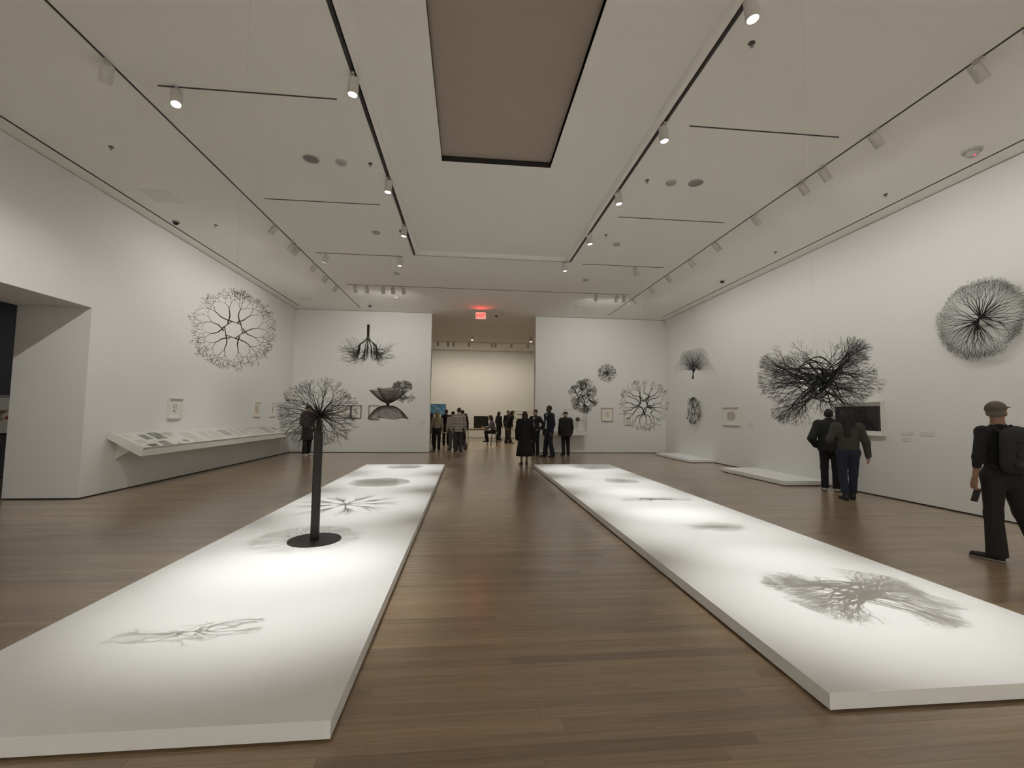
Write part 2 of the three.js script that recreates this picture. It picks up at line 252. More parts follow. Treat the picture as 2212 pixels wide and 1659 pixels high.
// ---------------------------------------------------------------- branching wire sculptures
class Wires {
  constructor() { this.s = []; }
  seg(a, b, r0, r1) { this.s.push([a.clone(), b.clone(), r0, r1]); return this; }
  path(pts, r0, r1) { for (let i = 0; i + 1 < pts.length; i++) { const t = i / (pts.length - 1), u = (i + 1) / (pts.length - 1); this.seg(pts[i], pts[i + 1], r0 + (r1 - r0) * t, r0 + (r1 - r0) * u); } return this; }
  build() {
    const P = [], N = [], I = []; const t = V(0, 0, 0), a = V(0, 0, 0), b = V(0, 0, 0);
    for (const [p, q, r0, r1] of this.s) {
      const n = r0 > 0.006 ? 7 : r0 > 0.0025 ? 5 : 3, o = P.length / 3; t.subVectors(q, p).normalize();
      a.set(Math.abs(t.y) < 0.9 ? 0 : 1, Math.abs(t.y) < 0.9 ? 1 : 0, 0).cross(t).normalize(); b.crossVectors(t, a);
      for (let i = 0; i < n; i++) { const c = Math.cos(i / n * 6.2832), s = Math.sin(i / n * 6.2832), nx = a.x * c + b.x * s, ny = a.y * c + b.y * s, nz = a.z * c + b.z * s;
        P.push(p.x + nx * r0, p.y + ny * r0, p.z + nz * r0, q.x + nx * r1, q.y + ny * r1, q.z + nz * r1); N.push(nx, ny, nz, nx, ny, nz); }
      for (let i = 0; i < n; i++) { const k = o + i * 2, l = o + ((i + 1) % n) * 2; I.push(k, l, k + 1, l, l + 1, k + 1); }
    }
    const g = new THREE.BufferGeometry(); g.setAttribute('position', new THREE.Float32BufferAttribute(P, 3)); g.setAttribute('normal', new THREE.Float32BufferAttribute(N, 3)); g.setIndex(I); return g;
  }
}
const randomDir = () => { const z = rr(-1, 1), a = rr(0, 6.2832), s = Math.sqrt(1 - z * z); return V(s * Math.cos(a), s * Math.sin(a), z); };
// forked growth: flat keeps the twigs close to the xy plane, pull drags them outward along out
const ORIGIN = V(0, 0, 0);
function grow(w, p, d, len, r, level, o) {
  const q = p.clone().addScaledVector(d, len * rr(0.8, 1.2)); const r1 = Math.max(r * 0.8, o.tip);
  const mid = p.clone().lerp(q, 0.5).addScaledVector(randomDir().multiply(o.squash), len * 0.05);
  w.seg(p, mid, r, (r + r1) / 2).seg(mid, q, (r + r1) / 2, r1);
  if (level <= 0 || (o.rim && q.distanceTo(o.centre || ORIGIN) > o.rim * rr(0.8, 1.05))) return;
  const n = rnd() < (o.three ?? 0.25) ? 3 : 2, phase = rr(0, 6.2832);
  for (let i = 0; i < n; i++) {
    let e;
    if (o.flat) { const a = (i - (n - 1) / 2) * o.spread * rr(0.7, 1.3) * (n === 2 ? 1 : 0.7); e = d.clone().applyAxisAngle(V(0, 0, 1), a); e.z += rr(-1, 1) * o.flat; }
    else { const side = V(0, 1, 0).cross(d); if (side.lengthSq() < 1e-3) side.set(1, 0, 0); side.normalize().applyAxisAngle(d, phase + i * 6.2832 / n); e = d.clone().applyAxisAngle(side, o.spread * rr(0.45, 0.75)); }
    if (o.pull) e.addScaledVector(o.out(q).sub(d.clone().multiplyScalar(0)), o.pull);
    if (o.sag) e.y += o.sag;
    e.normalize();
    grow(w, q, e, len * o.ratio, Math.max(r1 * 0.72, o.tip), level - 1, o);
  }
}
const OPT = (more) => ({ tip: 0.0006, spread: 0.8, ratio: 0.74, squash: V(1, 1, 1), three: 0.25, ...more });
function sculpture(label, pos, name = 'wire_sculpture') { return thing(name, label, 'sculpture', pos); }
function hang(g, from, top = YC, r = 0.0006) { const p = g.position; const w = new Wires().seg(V(from[0], from[1], from[2]), V(from[0], top - p.y, from[2]), r, r); part('hanging_wire', w.build(), M.cable, g); }
function discStems(g, R, n, cross, inner, r0, o, material, name = 'branch') { // stems crossing in pairs round an open middle
  for (let i = 0; i < n; i++) {
    const a = i / n * 6.2832 + 0.2, s = i % 2 ? 1 : -1, w = new Wires();
    const p = V(Math.cos(a) * inner, Math.sin(a) * inner, rr(-0.01, 0.01)), b = a + s * cross, q = V(Math.cos(b) * R * 0.36, Math.sin(b) * R * 0.36, rr(-1, 1) * (o.depth ?? 0.02));
    const m = p.clone().lerp(q, 0.5).multiplyScalar(o.bow ?? 1); w.path([p, m, q], r0, r0 * 0.9);
    const d = q.clone().sub(m).normalize().lerp(q.clone().setZ(0).normalize(), o.straight ?? 0.45).normalize();
    grow(w, q, d, R * o.first, r0 * 0.8, o.levels, o); part(name, w.build(), material, g);
  }
}
const radial = (q) => q.clone().setZ(0).normalize();
{ // flat disc over the near end of the left plinth
  const g = sculpture('flat round disc of dark forked wire with an open middle, hanging over the left plinth', [-1.645, 2.125, -3.3]); g.rotation.y = 0.2;
  discStems(g, 0.285, 12, 0.52, 0.06, 0.0042, OPT({ flat: 0.4, depth: 0.05, spread: 1.15, ratio: 0.82, first: 0.17, levels: 6, three: 0.1, straight: 0.85, pull: 0.2, out: radial, tip: 0.001, bow: 0.95, rim: 0.285 }), M.wire);
  const ring = new Wires(); for (let i = 0; i < 12; i++) { const a = i / 12 * 6.2832 + 0.2, b = (i + 2) / 12 * 6.2832 + 0.2; if (i % 2) ring.seg(V(Math.cos(a) * 0.06, Math.sin(a) * 0.06, 0), V(Math.cos(b) * 0.06, Math.sin(b) * 0.06, 0), 0.003, 0.003); } part('centre_ring', ring.build(), M.wire, g);
  hang(g, [0.0, 0.17, 0]);
}
{ // standing tree
  const g = sculpture('standing wire tree with round forked crown, dark post and black round base', [-1.705, 0.1, -5.4]);
  const b = part('base_plate', cyl(0.283, 0.285, 0.012, 56), M.blackMetal, g); b.position.y = 0.006;
  const p = part('post', rbox(0.088, 1.21, 0.06, 0.012, 3), M.blackMetal, g); p.position.y = 0.012 + 0.605;
  const tw = new Wires(); for (let i = 0; i < 14; i++) { const a = i / 14 * 6.2832; tw.seg(V(Math.cos(a) * 0.036, 1.1, Math.sin(a) * 0.026), V(Math.cos(a) * 0.02, 1.42, Math.sin(a) * 0.02), 0.008, 0.006); } part('stem_bundle', tw.build(), M.wire, g);
  const n = 60;
  for (let i = 0; i < n; i++) {
    const y = 1 - 1.85 * (i + 0.5) / n, a = i * 2.39996, s = Math.sqrt(1 - y * y), d = V(s * Math.cos(a), y * 0.85, s * Math.sin(a)).normalize();
    if (d.y < -0.75) d.y = -0.75, d.normalize();
    const w = new Wires(), p0 = V(0, 1.42, 0), q = p0.clone().addScaledVector(d, rr(0.1, 0.15));
    w.path([V(0, 1.36, 0), p0.clone().addScaledVector(d, 0.04), q], 0.0075, 0.006);
    grow(w, q, d, 0.09, 0.0052, 5, OPT({ spread: 0.85, ratio: 0.8, three: 0.25, pull: 0.3, out: (t) => t.clone().sub(p0).normalize(), tip: 0.0013, rim: 0.43, centre: p0 })); part('branch', w.build(), M.wire, g);
  }
}
{ // hanging root
  const g = sculpture('upturned root of wire hanging high, its fine ends curling outwards', [-1.645, 2.72, -7.5]);
  const tr = new Wires(); for (let i = 0; i < 10; i++) { const a = i / 10 * 6.2832; tr.path([V(Math.cos(a) * 0.014, 0.27, Math.sin(a) * 0.014), V(Math.cos(a) * 0.012, 0.05, Math.sin(a) * 0.012)], 0.008, 0.0075); } part('stem_bundle', tr.build(), M.wire, g);
  for (let i = 0; i < 9; i++) {
    const a = i / 9 * 6.2832, w = new Wires(), c = Math.cos(a), s = Math.sin(a), R = rr(0.13, 0.18);
    const q = V(c * R, -0.16, s * R); w.path([V(c * 0.012, 0.06, s * 0.012), V(c * 0.05, 0.0, s * 0.05), V(c * R * 0.85, -0.05, s * R * 0.85), V(c * R, -0.1, s * R), q], 0.0085, 0.005);
    for (let k = 0; k < 22; k++) { // strands fall, sweep outwards and curl up
      const b = a + rr(-0.45, 0.45), st = V(Math.cos(a) * R, rr(-0.15, -0.05), Math.sin(a) * R), L = [st], drop = rr(0.05, 0.26), reach = rr(0.1, 0.33), up = rr(0.0, 0.13);
      for (let t = 1; t <= 6; t++) { const u = t / 6, e = u * u; L.push(V(st.x + Math.cos(b) * reach * e * (1.25 - 0.25 * u), st.y - drop * Math.sin(u * 1.9) + up * e * e * 1.6, st.z + Math.sin(b) * reach * e).addScaledVector(randomDir(), 0.008)); }
      w.path(L, 0.003, 0.0011); for (const f of [3, 4, 5]) { const q = L[f].clone().addScaledVector(L[f].clone().sub(L[f - 1]), rr(0.6, 1.6)).addScaledVector(randomDir(), 0.035); w.seg(L[f], q, 0.0016, 0.001); }
    }
    part('branch', w.build(), M.wire, g);
  }
  hang(g, [0, 0.27, 0]);
}
{ // woven hourglass: bowls of crossing wires
  const g = sculpture('brown woven wire hourglass with wide bowl above and lobed skirt below', [-1.67, 1.72, -9.65]);
  function woven(name, profile, lobes, amp, n, rings, tw, phase = 0) { // profile(t) -> [radius, y]
    const w = new Wires(), pt = (t, a) => { const [r, y] = profile(t), k = 1 + amp * t * t * Math.cos(lobes * a + phase); return V(Math.cos(a) * r * k, y - 0.05 * amp * 4 * t * t * Math.cos(lobes * a + phase), Math.sin(a) * r * k); };
    for (let i = 0; i < n; i++) for (const s of [-1, 1]) { const L = []; for (let k = 0; k <= 14; k++) { const t = k / 14; L.push(pt(t, i / n * 6.2832 + s * tw * t)); } w.path(L, 0.0022, 0.002); }
    for (let k = 0; k <= rings; k++) { const L = [], t = k / rings; for (let i = 0; i <= 56; i++) L.push(pt(t, i / 56 * 6.2832)); w.path(L, k === rings ? 0.004 : 0.0015, k === rings ? 0.004 : 0.0015); }
    part(name, w.build(), M.copper, g);
  }
  woven('upper_bowl', t => [0.035 + 0.345 * Math.pow(t, 0.85), 0.03 + 0.26 * Math.pow(t, 1.25)], 5, 0.035, 78, 24, 0.5);
  woven('inner_bowl', t => [0.03 + 0.2 * Math.pow(t, 0.7), 0.06 + 0.28 * Math.pow(t, 1.1)], 3, 0.05, 46, 16, 0.5, 1);
  woven('lower_skirt', t => [0.035 + 0.37 * Math.pow(t, 0.75), -0.02 - 0.27 * Math.pow(t, 1.7)], 5, 0.07, 84, 26, 0.5, 0.6);
  const nk = new THREE.LatheGeometry([[0.036, -0.03], [0.032, 0], [0.036, 0.045]].map(a => new THREE.Vector2(...a)), 30); part('neck', nk, M.copper, g);
  hang(g, [0, 0.2, 0]);
}
{ // two-tiered clump
  const g = sculpture('small two-tiered clump of forked wire hanging at the far end of the left plinth', [-1.7, 2.11, -12.05]);
  const st = new Wires().path([V(-0.02, 0.02, 0), V(0.0, -0.08, 0), V(0.1, -0.16, 0)], 0.016, 0.01).path([V(-0.02, 0.05, 0), V(-0.03, -0.05, 0), V(-0.12, -0.14, 0)], 0.012, 0.008); part('stem_bundle', st.build(), M.wire, g);
  for (let i = 0; i < 16; i++) { const a = i * 2.4, w = new Wires(); const d = V(Math.cos(a), rr(0.25, 0.9), Math.sin(a)).normalize(); grow(w, V(-0.02, 0.05, 0), d, 0.095, 0.0075, 5, OPT({ spread: 0.95, ratio: 0.74, tip: 0.0019, three: 0.35 })); part('branch', w.build(), M.wire, g); }
  for (let i = 0; i < 12; i++) { const a = i * 2.4, w = new Wires(); const d = V(Math.cos(a), rr(-0.35, 0.15), Math.sin(a)).normalize(); grow(w, V(i % 2 ? 0.1 : -0.12, -0.16, 0), d, 0.07, 0.0065, 5, OPT({ spread: 0.95, ratio: 0.74, tip: 0.0019, sag: -0.05, three: 0.3 })); part('branch', w.build(), M.wire, g); }
  hang(g, [0, 0.2, 0]);
}
{ // big crossed burst
  const g = sculpture('big crossed bundle of black wire stems bursting into brushy twigs, hanging over the right plinth', [3.01, 1.87, -3.6]); g.scale.setScalar(0.82);
  const lobes = [[-0.30, 0.21, 0.12], [0.34, -0.2, -0.14], [-0.33, -0.17, 0.2], [0.33, 0.17, -0.2], [-0.12, -0.26, -0.25], [0.12, 0.27, 0.22], [-0.3, 0.1, -0.25], [0.36, -0.02, 0.2]].map(a => V(...a));
  const pairs = [[0, 1], [2, 3], [4, 5], [6, 7], [0, 3], [2, 1], [6, 3], [4, 5], [6, 1]];
  for (let i = 0; i < 50; i++) {
    const [A, B] = pairs[i % pairs.length], a = lobes[A].clone().addScaledVector(randomDir(), 0.16), b = lobes[B].clone().addScaledVector(randomDir(), 0.16), m = a.clone().add(b).multiplyScalar(0.5).addScaledVector(randomDir(), 0.055);
    const w = new Wires(), at = (t) => { const k = 1 - t; return a.clone().multiplyScalar(k * k * 0.6).addScaledVector(m, 2 * k * t).addScaledVector(b, t * t * 0.6); };
    const L = []; for (let k = 0; k <= 8; k++) L.push(at(k / 8)); w.path(L.slice(0, 5), 0.0052, 0.0076).path(L.slice(4), 0.0076, 0.0052);
    for (const [e, f] of [[L[0], L[1]], [L[8], L[7]]]) { const d = e.clone().sub(f).normalize(); for (let k = 0; k < 2; k++) grow(w, e, d.clone().addScaledVector(randomDir(), 0.5).normalize(), 0.08, 0.0044, 4, OPT({ spread: 0.9, ratio: 0.82, three: 0.25, tip: 0.001, pull: 0.35, out: (t) => t.clone().normalize() })); }
    part('branch', w.build(), M.wireBlack, g);
  }
  const bar = new Wires().path([V(-0.2, 0.16, 0.14), V(-0.08, 0.06, 0.1), V(0.09, -0.06, 0.06), V(0.2, -0.17, 0.02)], 0.011, 0.013).path([V(-0.2, -0.13, 0.1), V(0, -0.01, 0), V(0.18, 0.1, -0.08)], 0.011, 0.009); part('stem_bundle', bar.build(), M.wireGrey, g);
  hang(g, [-0.03, 0.12, 0], 1.87 + (YC - 1.87) / 0.82); hang(g, [0.06, 0.1, 0.02], 0.42 + 1.87);
}
{ // fan
  const g = sculpture('small wire fan of fine spokes curling from a short stem', [3.0, 2.25, -5.7]);
  const st = new Wires(); for (let i = 0; i < 7; i++) st.path([V(-0.025 + rr(-0.006, 0.006), -0.205, rr(-0.006, 0.006)), V(-0.02, -0.13, 0), V((i - 3) * 0.012, -0.05, rr(-0.02, 0.02)), V((i - 3) * 0.02, 0.03, rr(-0.03, 0.03))], 0.006, 0.003); part('stem_bundle', st.build(), M.wire, g);
  for (let k = 0; k < 9; k++) { const w = new Wires(), u = (k - 4) / 4;
    for (let i = 0; i < 26; i++) { const a = u * 1.25 + (i / 25 - 0.5) * 0.62, y0 = V(u * 0.05, -0.09 + 0.05 * (1 - Math.abs(u)), rr(-0.02, 0.02)); const R = rr(0.235, 0.25), zc = 0.12 * Math.cos(a * 1.6) * (i % 2 ? 1 : -1); const e = V(Math.sin(a) * R, -0.02 + Math.cos(a) * 0.215 - 0.05 * a * a, zc * 1.1); const m = y0.clone().lerp(e, 0.55); m.z += zc * 0.35; m.y += 0.03; w.path([y0, m, e], 0.0011, 0.0008); }
    part('spokes', w.build(), M.wireGrey, g); }
  hang(g, [0, 0.12, 0]);
}
{ // open wreath
  const g = sculpture('round wreath of dark forked wire with wide open loops in its middle', [3.06, 1.735, -7.6]);
  const o = OPT({ flat: 0.4, spread: 0.95, ratio: 0.8, three: 0.2, pull: 0.3, out: radial, tip: 0.0017, rim: 0.45 });
  for (let k = 0; k < 5; k++) for (const s of [-1, 1]) for (let j = 0; j < 2; j++) {
    const a = k / 5 * 6.2832 + 1.57, w = new Wires(), pol = (t, r) => V(Math.cos(a + s * t) * r, Math.sin(a + s * t) * r, rr(-0.5, 0.5) * r), c = new THREE.CatmullRomCurve3(j ? [pol(0, 0.06), pol(0.36, 0.1), pol(0.4, 0.16), pol(0.2, 0.22)] : [pol(0, 0.065), pol(0.62, 0.09), pol(0.66, 0.15), pol(0.5, 0.22)]), L = c.getPoints(8), q = L[8];
    w.path(L, 0.008, 0.007); grow(w, q, radial(q).applyAxisAngle(V(0, 0, 1), rr(-0.15, 0.15)), 0.07, 0.006, 5, o); part('branch', w.build(), M.wire, g);
  }
  hang(g, [0, 0.25, 0]);
}
{ // smallest burst
  const g = sculpture('smallest hanging burst of dark wire, dense at its middle', [3.03, 2.475, -9.6]);
  for (let i = 0; i < 30; i++) { const y = 1 - 2 * (i + 0.5) / 30, a = i * 2.39996, s = Math.sqrt(1 - y * y), d = V(s * Math.cos(a), y * 0.8, s * Math.sin(a)).normalize(), w = new Wires(); w.seg(V(0, 0, 0), d.clone().multiplyScalar(0.03), 0.006, 0.005); grow(w, d.clone().multiplyScalar(0.03), d, 0.062, 0.006, 4, OPT({ spread: 0.9, ratio: 0.74, tip: 0.0019, three: 0.3 })); part('branch', w.build(), M.wire, g); }
  hang(g, [0, 0.05, 0]);
}
{ // many-centred burst
  const g = sculpture('loose ball of many wire bursts joined by stems, hanging before the cap-wearing man', [3.13, 2.06, -12.0]);
  const hubs = []; for (let i = 0; i < 12; i++) { const y = 1 - 2 * (i + 0.5) / 12, a = i * 2.39996, s = Math.sqrt(1 - y * y); hubs.push(V(s * Math.cos(a) * 0.19, y * 0.27, s * Math.sin(a) * 0.19)); }
  const st = new Wires(); hubs.forEach((h, i) => hubs.forEach((k, j) => { if (i < j && h.distanceTo(k) < 0.3) st.path([h, h.clone().add(k).multiplyScalar(0.46).addScaledVector(randomDir(), 0.02), k], 0.007, 0.007); })); part('joining_stems', st.build(), M.wire, g);
  for (const h of hubs) { const out = h.clone().normalize(), w = new Wires(); for (let k = 0; k < 6; k++) grow(w, h, out.clone().addScaledVector(randomDir(), 0.75).normalize(), 0.085, 0.0085, 4, OPT({ spread: 0.95, ratio: 0.74, tip: 0.0022, three: 0.3 })); part('branch', w.build(), M.wire, g); }
  hang(g, [0, 0.3, 0]);
}
{ // wall burst, far
  const c = onX(1503, 887, XR), g = sculpture('small round burst of forked wire mounted on the right wall above its low plinth', [XR - 0.1, c.y, c.z], 'wall_wire_sculpture'); g.rotation.y = -Math.PI / 2;
  discStems(g, 0.5, 14, 0.45, 0.1, 0.012, OPT({ flat: 0.25, spread: 1.0, ratio: 0.8, first: 0.18, levels: 5, pull: 0.25, out: radial, tip: 0.0032, bow: 0.95, rim: 0.5 }), M.wire);
  const pin = new Wires(); for (let i = 0; i < 6; i++) { const a = i / 6 * 6.2832; pin.seg(V(Math.cos(a) * 0.1, Math.sin(a) * 0.1, 0), V(Math.cos(a) * 0.1, Math.sin(a) * 0.1, -0.1), 0.004, 0.004); } part('wall_pins', pin.build(), M.wire, g);
}
{ // wall disc, near
  const c = onX(2128, 690, XR), g = sculpture('large flat disc of crossed wire branches with feathery rim, mounted high on the right wall', [XR - 0.11, c.y, c.z], 'wall_wire_sculpture'); g.rotation.y = -Math.PI / 2;
  const R = 0.70;
  for (let i = 0; i < 54; i++) { const a = i / 54 * 6.2832 + rr(-0.05, 0.05), w = new Wires(), d = V(Math.cos(a), Math.sin(a), 0), s = V(Math.sin(0.82), Math.cos(0.82), 0), off = s.clone().multiplyScalar((s.dot(d) > 0 ? 1 : -1) * rr(0.0, 0.06)), p = off.clone().setZ(rr(-0.03, 0.03)), q = off.clone().multiplyScalar(1.1).addScaledVector(d, R * rr(0.22, 0.3));
    w.path([p, p.clone().lerp(q, 0.5).addScaledVector(randomDir(), 0.012), q], 0.0068, 0.005);
    grow(w, q, d, R * 0.15, 0.0055, 5, OPT({ flat: 0.1, spread: 0.8, ratio: 0.84, three: 0.1, pull: 0.35, out: radial, tip: 0.001, rim: R })); part('branch', w.build(), M.wireBlack, g); }
  const pin = new Wires(); for (const [x, y] of [[0.1, 0.1], [-0.1, -0.1], [0.1, -0.1], [-0.1, 0.1]]) pin.seg(V(x, y, 0.0), V(x, y, -0.11), 0.004, 0.004); part('wall_pins', pin.build(), M.wire, g);
}

// ---------------------------------------------------------------- framed works
function printTexture(kind) {
  return canvasTexture(256, 256, (c, w, h) => {
    const s0 = seed; seed = 91 + kind.length * 17; c.fillStyle = { dark: '#16161a', tan: '#d8cbb6', blue: '#3f7396' }[kind] || '#e9e6dc'; c.fillRect(0, 0, w, h);
    const line = (n, col, lw, f) => { c.strokeStyle = col; c.lineWidth = lw; for (let i = 0; i < n; i++) { c.beginPath(); f(i); c.stroke(); } };
    if (kind === 'scribble') line(26, '#4b4d50', 5, () => { const x = 128 + rr(-45, 45), y = 128 + rr(-80, 80); c.moveTo(x, y); c.bezierCurveTo(x + rr(-40, 40), y + rr(-40, 40), x + rr(-40, 40), y + rr(-40, 40), x + rr(-30, 30), y + rr(-30, 30)); });
    if (kind === 'leaf') line(30, '#55534e', 6, (i) => { const y = 50 + i * 5.4; c.moveTo(128 - 26 * Math.sin(i / 30 * 3.14), y); c.lineTo(128 + 26 * Math.sin(i / 30 * 3.14), y + 4); });
    if (kind === 'tan') line(60, 'rgba(190,165,125,0.8)', 3, () => { c.moveTo(rr(20, 236), rr(20, 236)); c.lineTo(rr(20, 236), rr(20, 236)); });
    if (kind === 'rings') line(26, '#a39c90', 2, (i) => { c.ellipse(128, 128, 8 + i * 2.7, 12 + i * 3.2, 0, 0, 6.3); });
    if (kind === 'rust') line(300, 'rgba(178,128,104,0.55)', 3, () => { const a = rr(0, 6.3), r = rr(0, 78); c.moveTo(128 + Math.cos(a) * r, 128 + Math.sin(a) * r); c.lineTo(128 + Math.cos(a + 0.3) * r, 128 + Math.sin(a + 0.3) * r); });
    if (kind === 'spot') { c.fillStyle = '#8b8781'; c.beginPath(); c.ellipse(128, 150, 34, 26, 0, 0, 6.3); c.fill(); }
    if (kind === 'grey') { c.fillStyle = '#8e8b84'; c.beginPath(); c.ellipse(110, 128, 60, 30, 0, 0, 6.3); c.fill(); }
    if (kind === 'dark') line(90, 'rgba(70,72,66,0.5)', 3, () => { const y = rr(0, 256), x = rr(0, 200); c.moveTo(x, y); c.lineTo(x + rr(20, 80), y + rr(-3, 3)); });
    if (kind === 'blue') { for (let i = 0; i < 60; i++) { c.fillStyle = `rgba(${rr(150, 220) | 0},${rr(190, 230) | 0},${rr(215, 240) | 0},0.35)`; c.fillRect(rr(0, 230), rr(5, 100), rr(10, 60), rr(4, 10)); } c.fillStyle = '#dfe6e6'; c.fillRect(0, 112, 256, 144); for (let i = 0; i < 160; i++) { c.fillStyle = ['#6a7a80', '#3f4a4e', '#b9c8cc', '#8fa8b8', '#59705a'][i % 5]; c.fillRect(rr(0, 246), rr(118, 250), rr(4, 26), rr(3, 12)); } }
    if (kind === 'flower') { for (let i = 0; i < 26; i++) { c.fillStyle = ['#b4523e', '#cc8a70', '#b9a58c', '#8b8a62'][i % 4]; c.beginPath(); c.ellipse(rr(60, 200), rr(80, 180), rr(5, 20), rr(5, 14), 0, 0, 6.3); c.fill(); } }
    seed = s0;
  });
}
function framed(label, category, pos, turn, w, h, kind, o = {}) { // local: x along the wall, z out of it
  const { fw = 0.025, fd = 0.035, frame = M.frameWhite, mw = 0.05, glass = true } = o, g = thing('framed_picture', label, category, pos, turn, o.group);
  for (const [x, y, a, b] of [[0, h / 2 - fw / 2, w, fw], [0, -h / 2 + fw / 2, w, fw], [-w / 2 + fw / 2, 0, fw, h - 2 * fw], [w / 2 - fw / 2, 0, fw, h - 2 * fw]]) { const m = part('frame_bar', rbox(a, b, fd, 0.002), frame, g); m.position.set(x, y, fd / 2); }
  const mt = part('mat_board', new THREE.BoxGeometry(w - 2 * fw, h - 2 * fw, 0.004), M.matBoard, g); mt.position.z = 0.006;
  const pr = part('print', new THREE.BoxGeometry(w - 2 * fw - 2 * mw, h - 2 * fw - 2 * mw, 0.002), new THREE.MeshStandardMaterial({ map: printTexture(kind), roughness: 0.85 }), g); pr.position.z = 0.0095;
  if (glass) { const gl = part('glass', new THREE.PlaneGeometry(w - 2 * fw, h - 2 * fw), M.glass, g); gl.position.z = fd * 0.6; }
  return g;
}
const LW = Math.PI / 2, RW = -Math.PI / 2;
framed('white framed ink scribble drawing alone above the near half of the slanted case', 'picture', [XL, 1.6, -11.0], LW, 0.5, 0.47, 'scribble', { mw: 0.06, fd: 0.05 });
framed('white framed tan sheet above the far half of the slanted case', 'picture', [XL, 1.61, -15.03], LW, 0.47, 0.47, 'tan', { mw: 0.06, fd: 0.045 });
framed('white framed dark upright leaf drawing above the far end of the slanted case', 'picture', [XL, 1.61, -16.2], LW, 0.38, 0.49, 'leaf', { mw: 0.03, fd: 0.045 });
framed('thin black framed drawing partly behind the wire tree crown, left of the pair', 'picture', [-4.84, 1.56, ZB], 0, 0.7, 0.5, 'grey', { frame: M.frameBlack, fw: 0.02, mw: 0.1 });
framed('thin black framed drawing just clear of the wire tree crown', 'picture', [-4.28, 1.56, ZB], 0, 0.38, 0.5, 'spot', { frame: M.frameBlack, fw: 0.02, mw: 0.07 });
framed('thin black framed drawing behind the wire hourglass', 'picture', [-3.61, 1.54, ZB], 0, 0.4, 0.54, 'spot', { frame: M.frameBlack, fw: 0.02, mw: 0.07 });
framed('pale framed rust coloured drawing on the back wall right of the acrylic box', 'picture', [5.66, 1.56, ZB], 0, 0.49, 0.55, 'rust', { frame: M.frameWood, mw: 0.05, fd: 0.05 });
framed('white framed grey drawing on the back wall behind the open wreath', 'picture', [6.56, 1.4, ZB], 0, 0.38, 0.5, 'grey', { mw: 0.03, fd: 0.05 });
framed('white framed drawing of rings on the right wall between the low plinths', 'picture', [XR, 1.55, -13.25], RW, 0.92, 0.58, 'rings', { mw: 0.06, fd: 0.05 });
framed('large white framed near-black print on the right wall beside the couple', 'picture', [XR, 1.535, -8.72], RW, 1.3, 0.7, 'dark', { mw: 0.07, fd: 0.06, fw: 0.03 });
framed('blue and white landscape print on the cream wall of the next gallery', 'picture', [-1.92, 1.36, ZF], 0, 1.15, 1.5, 'blue', { mw: 0.0, fw: 0.012, glass: false });
framed('pale framed grey drawing high on the cream wall of the next gallery', 'picture', [3.42, 1.5, ZF], 0, 1.35, 0.5, 'grey', { mw: 0.06 });
framed('pale framed grey drawing low on the cream wall of the next gallery', 'picture', [3.42, 0.8, ZF], 0, 1.35, 0.55, 'grey', { mw: 0.06 });
framed('red and green botanical sheet on the dark wall of the dim side gallery', 'picture', [-10.7, 1.42, -11.3], 0, 1.5, 0.85, 'flower', { mw: 0.06, fw: 0.02 });
// caption cards
function card(label, pos, turn, w, h) { const m = single('caption_card', rbox(w, h, 0.004, 0.001), mat(lin(0.66, 0.65, 0.62), 0.8), label, 'caption', 'wall captions'); m.position.set(...pos); m.rotation.y = turn; }
card('pale caption card on the back wall right of the wire hourglass', [-1.74, 1.17, ZB + 0.003], 0, 0.14, 0.18);
card('pale caption card right of the near-black print, upper one of three nearest the print', [XR - 0.003, 1.27, -7.64], RW, 0.24, 0.07);
card('pale caption card right of the near-black print, below another', [XR - 0.003, 1.15, -7.66], RW, 0.16, 0.07);
card('pale caption card right of the near-black print, farthest from the print', [XR - 0.003, 1.27, -7.28], RW, 0.26, 0.07);
card('pale caption card right of the framed rings drawing', [XR - 0.003, 1.29, -12.3], RW, 0.2, 0.13);

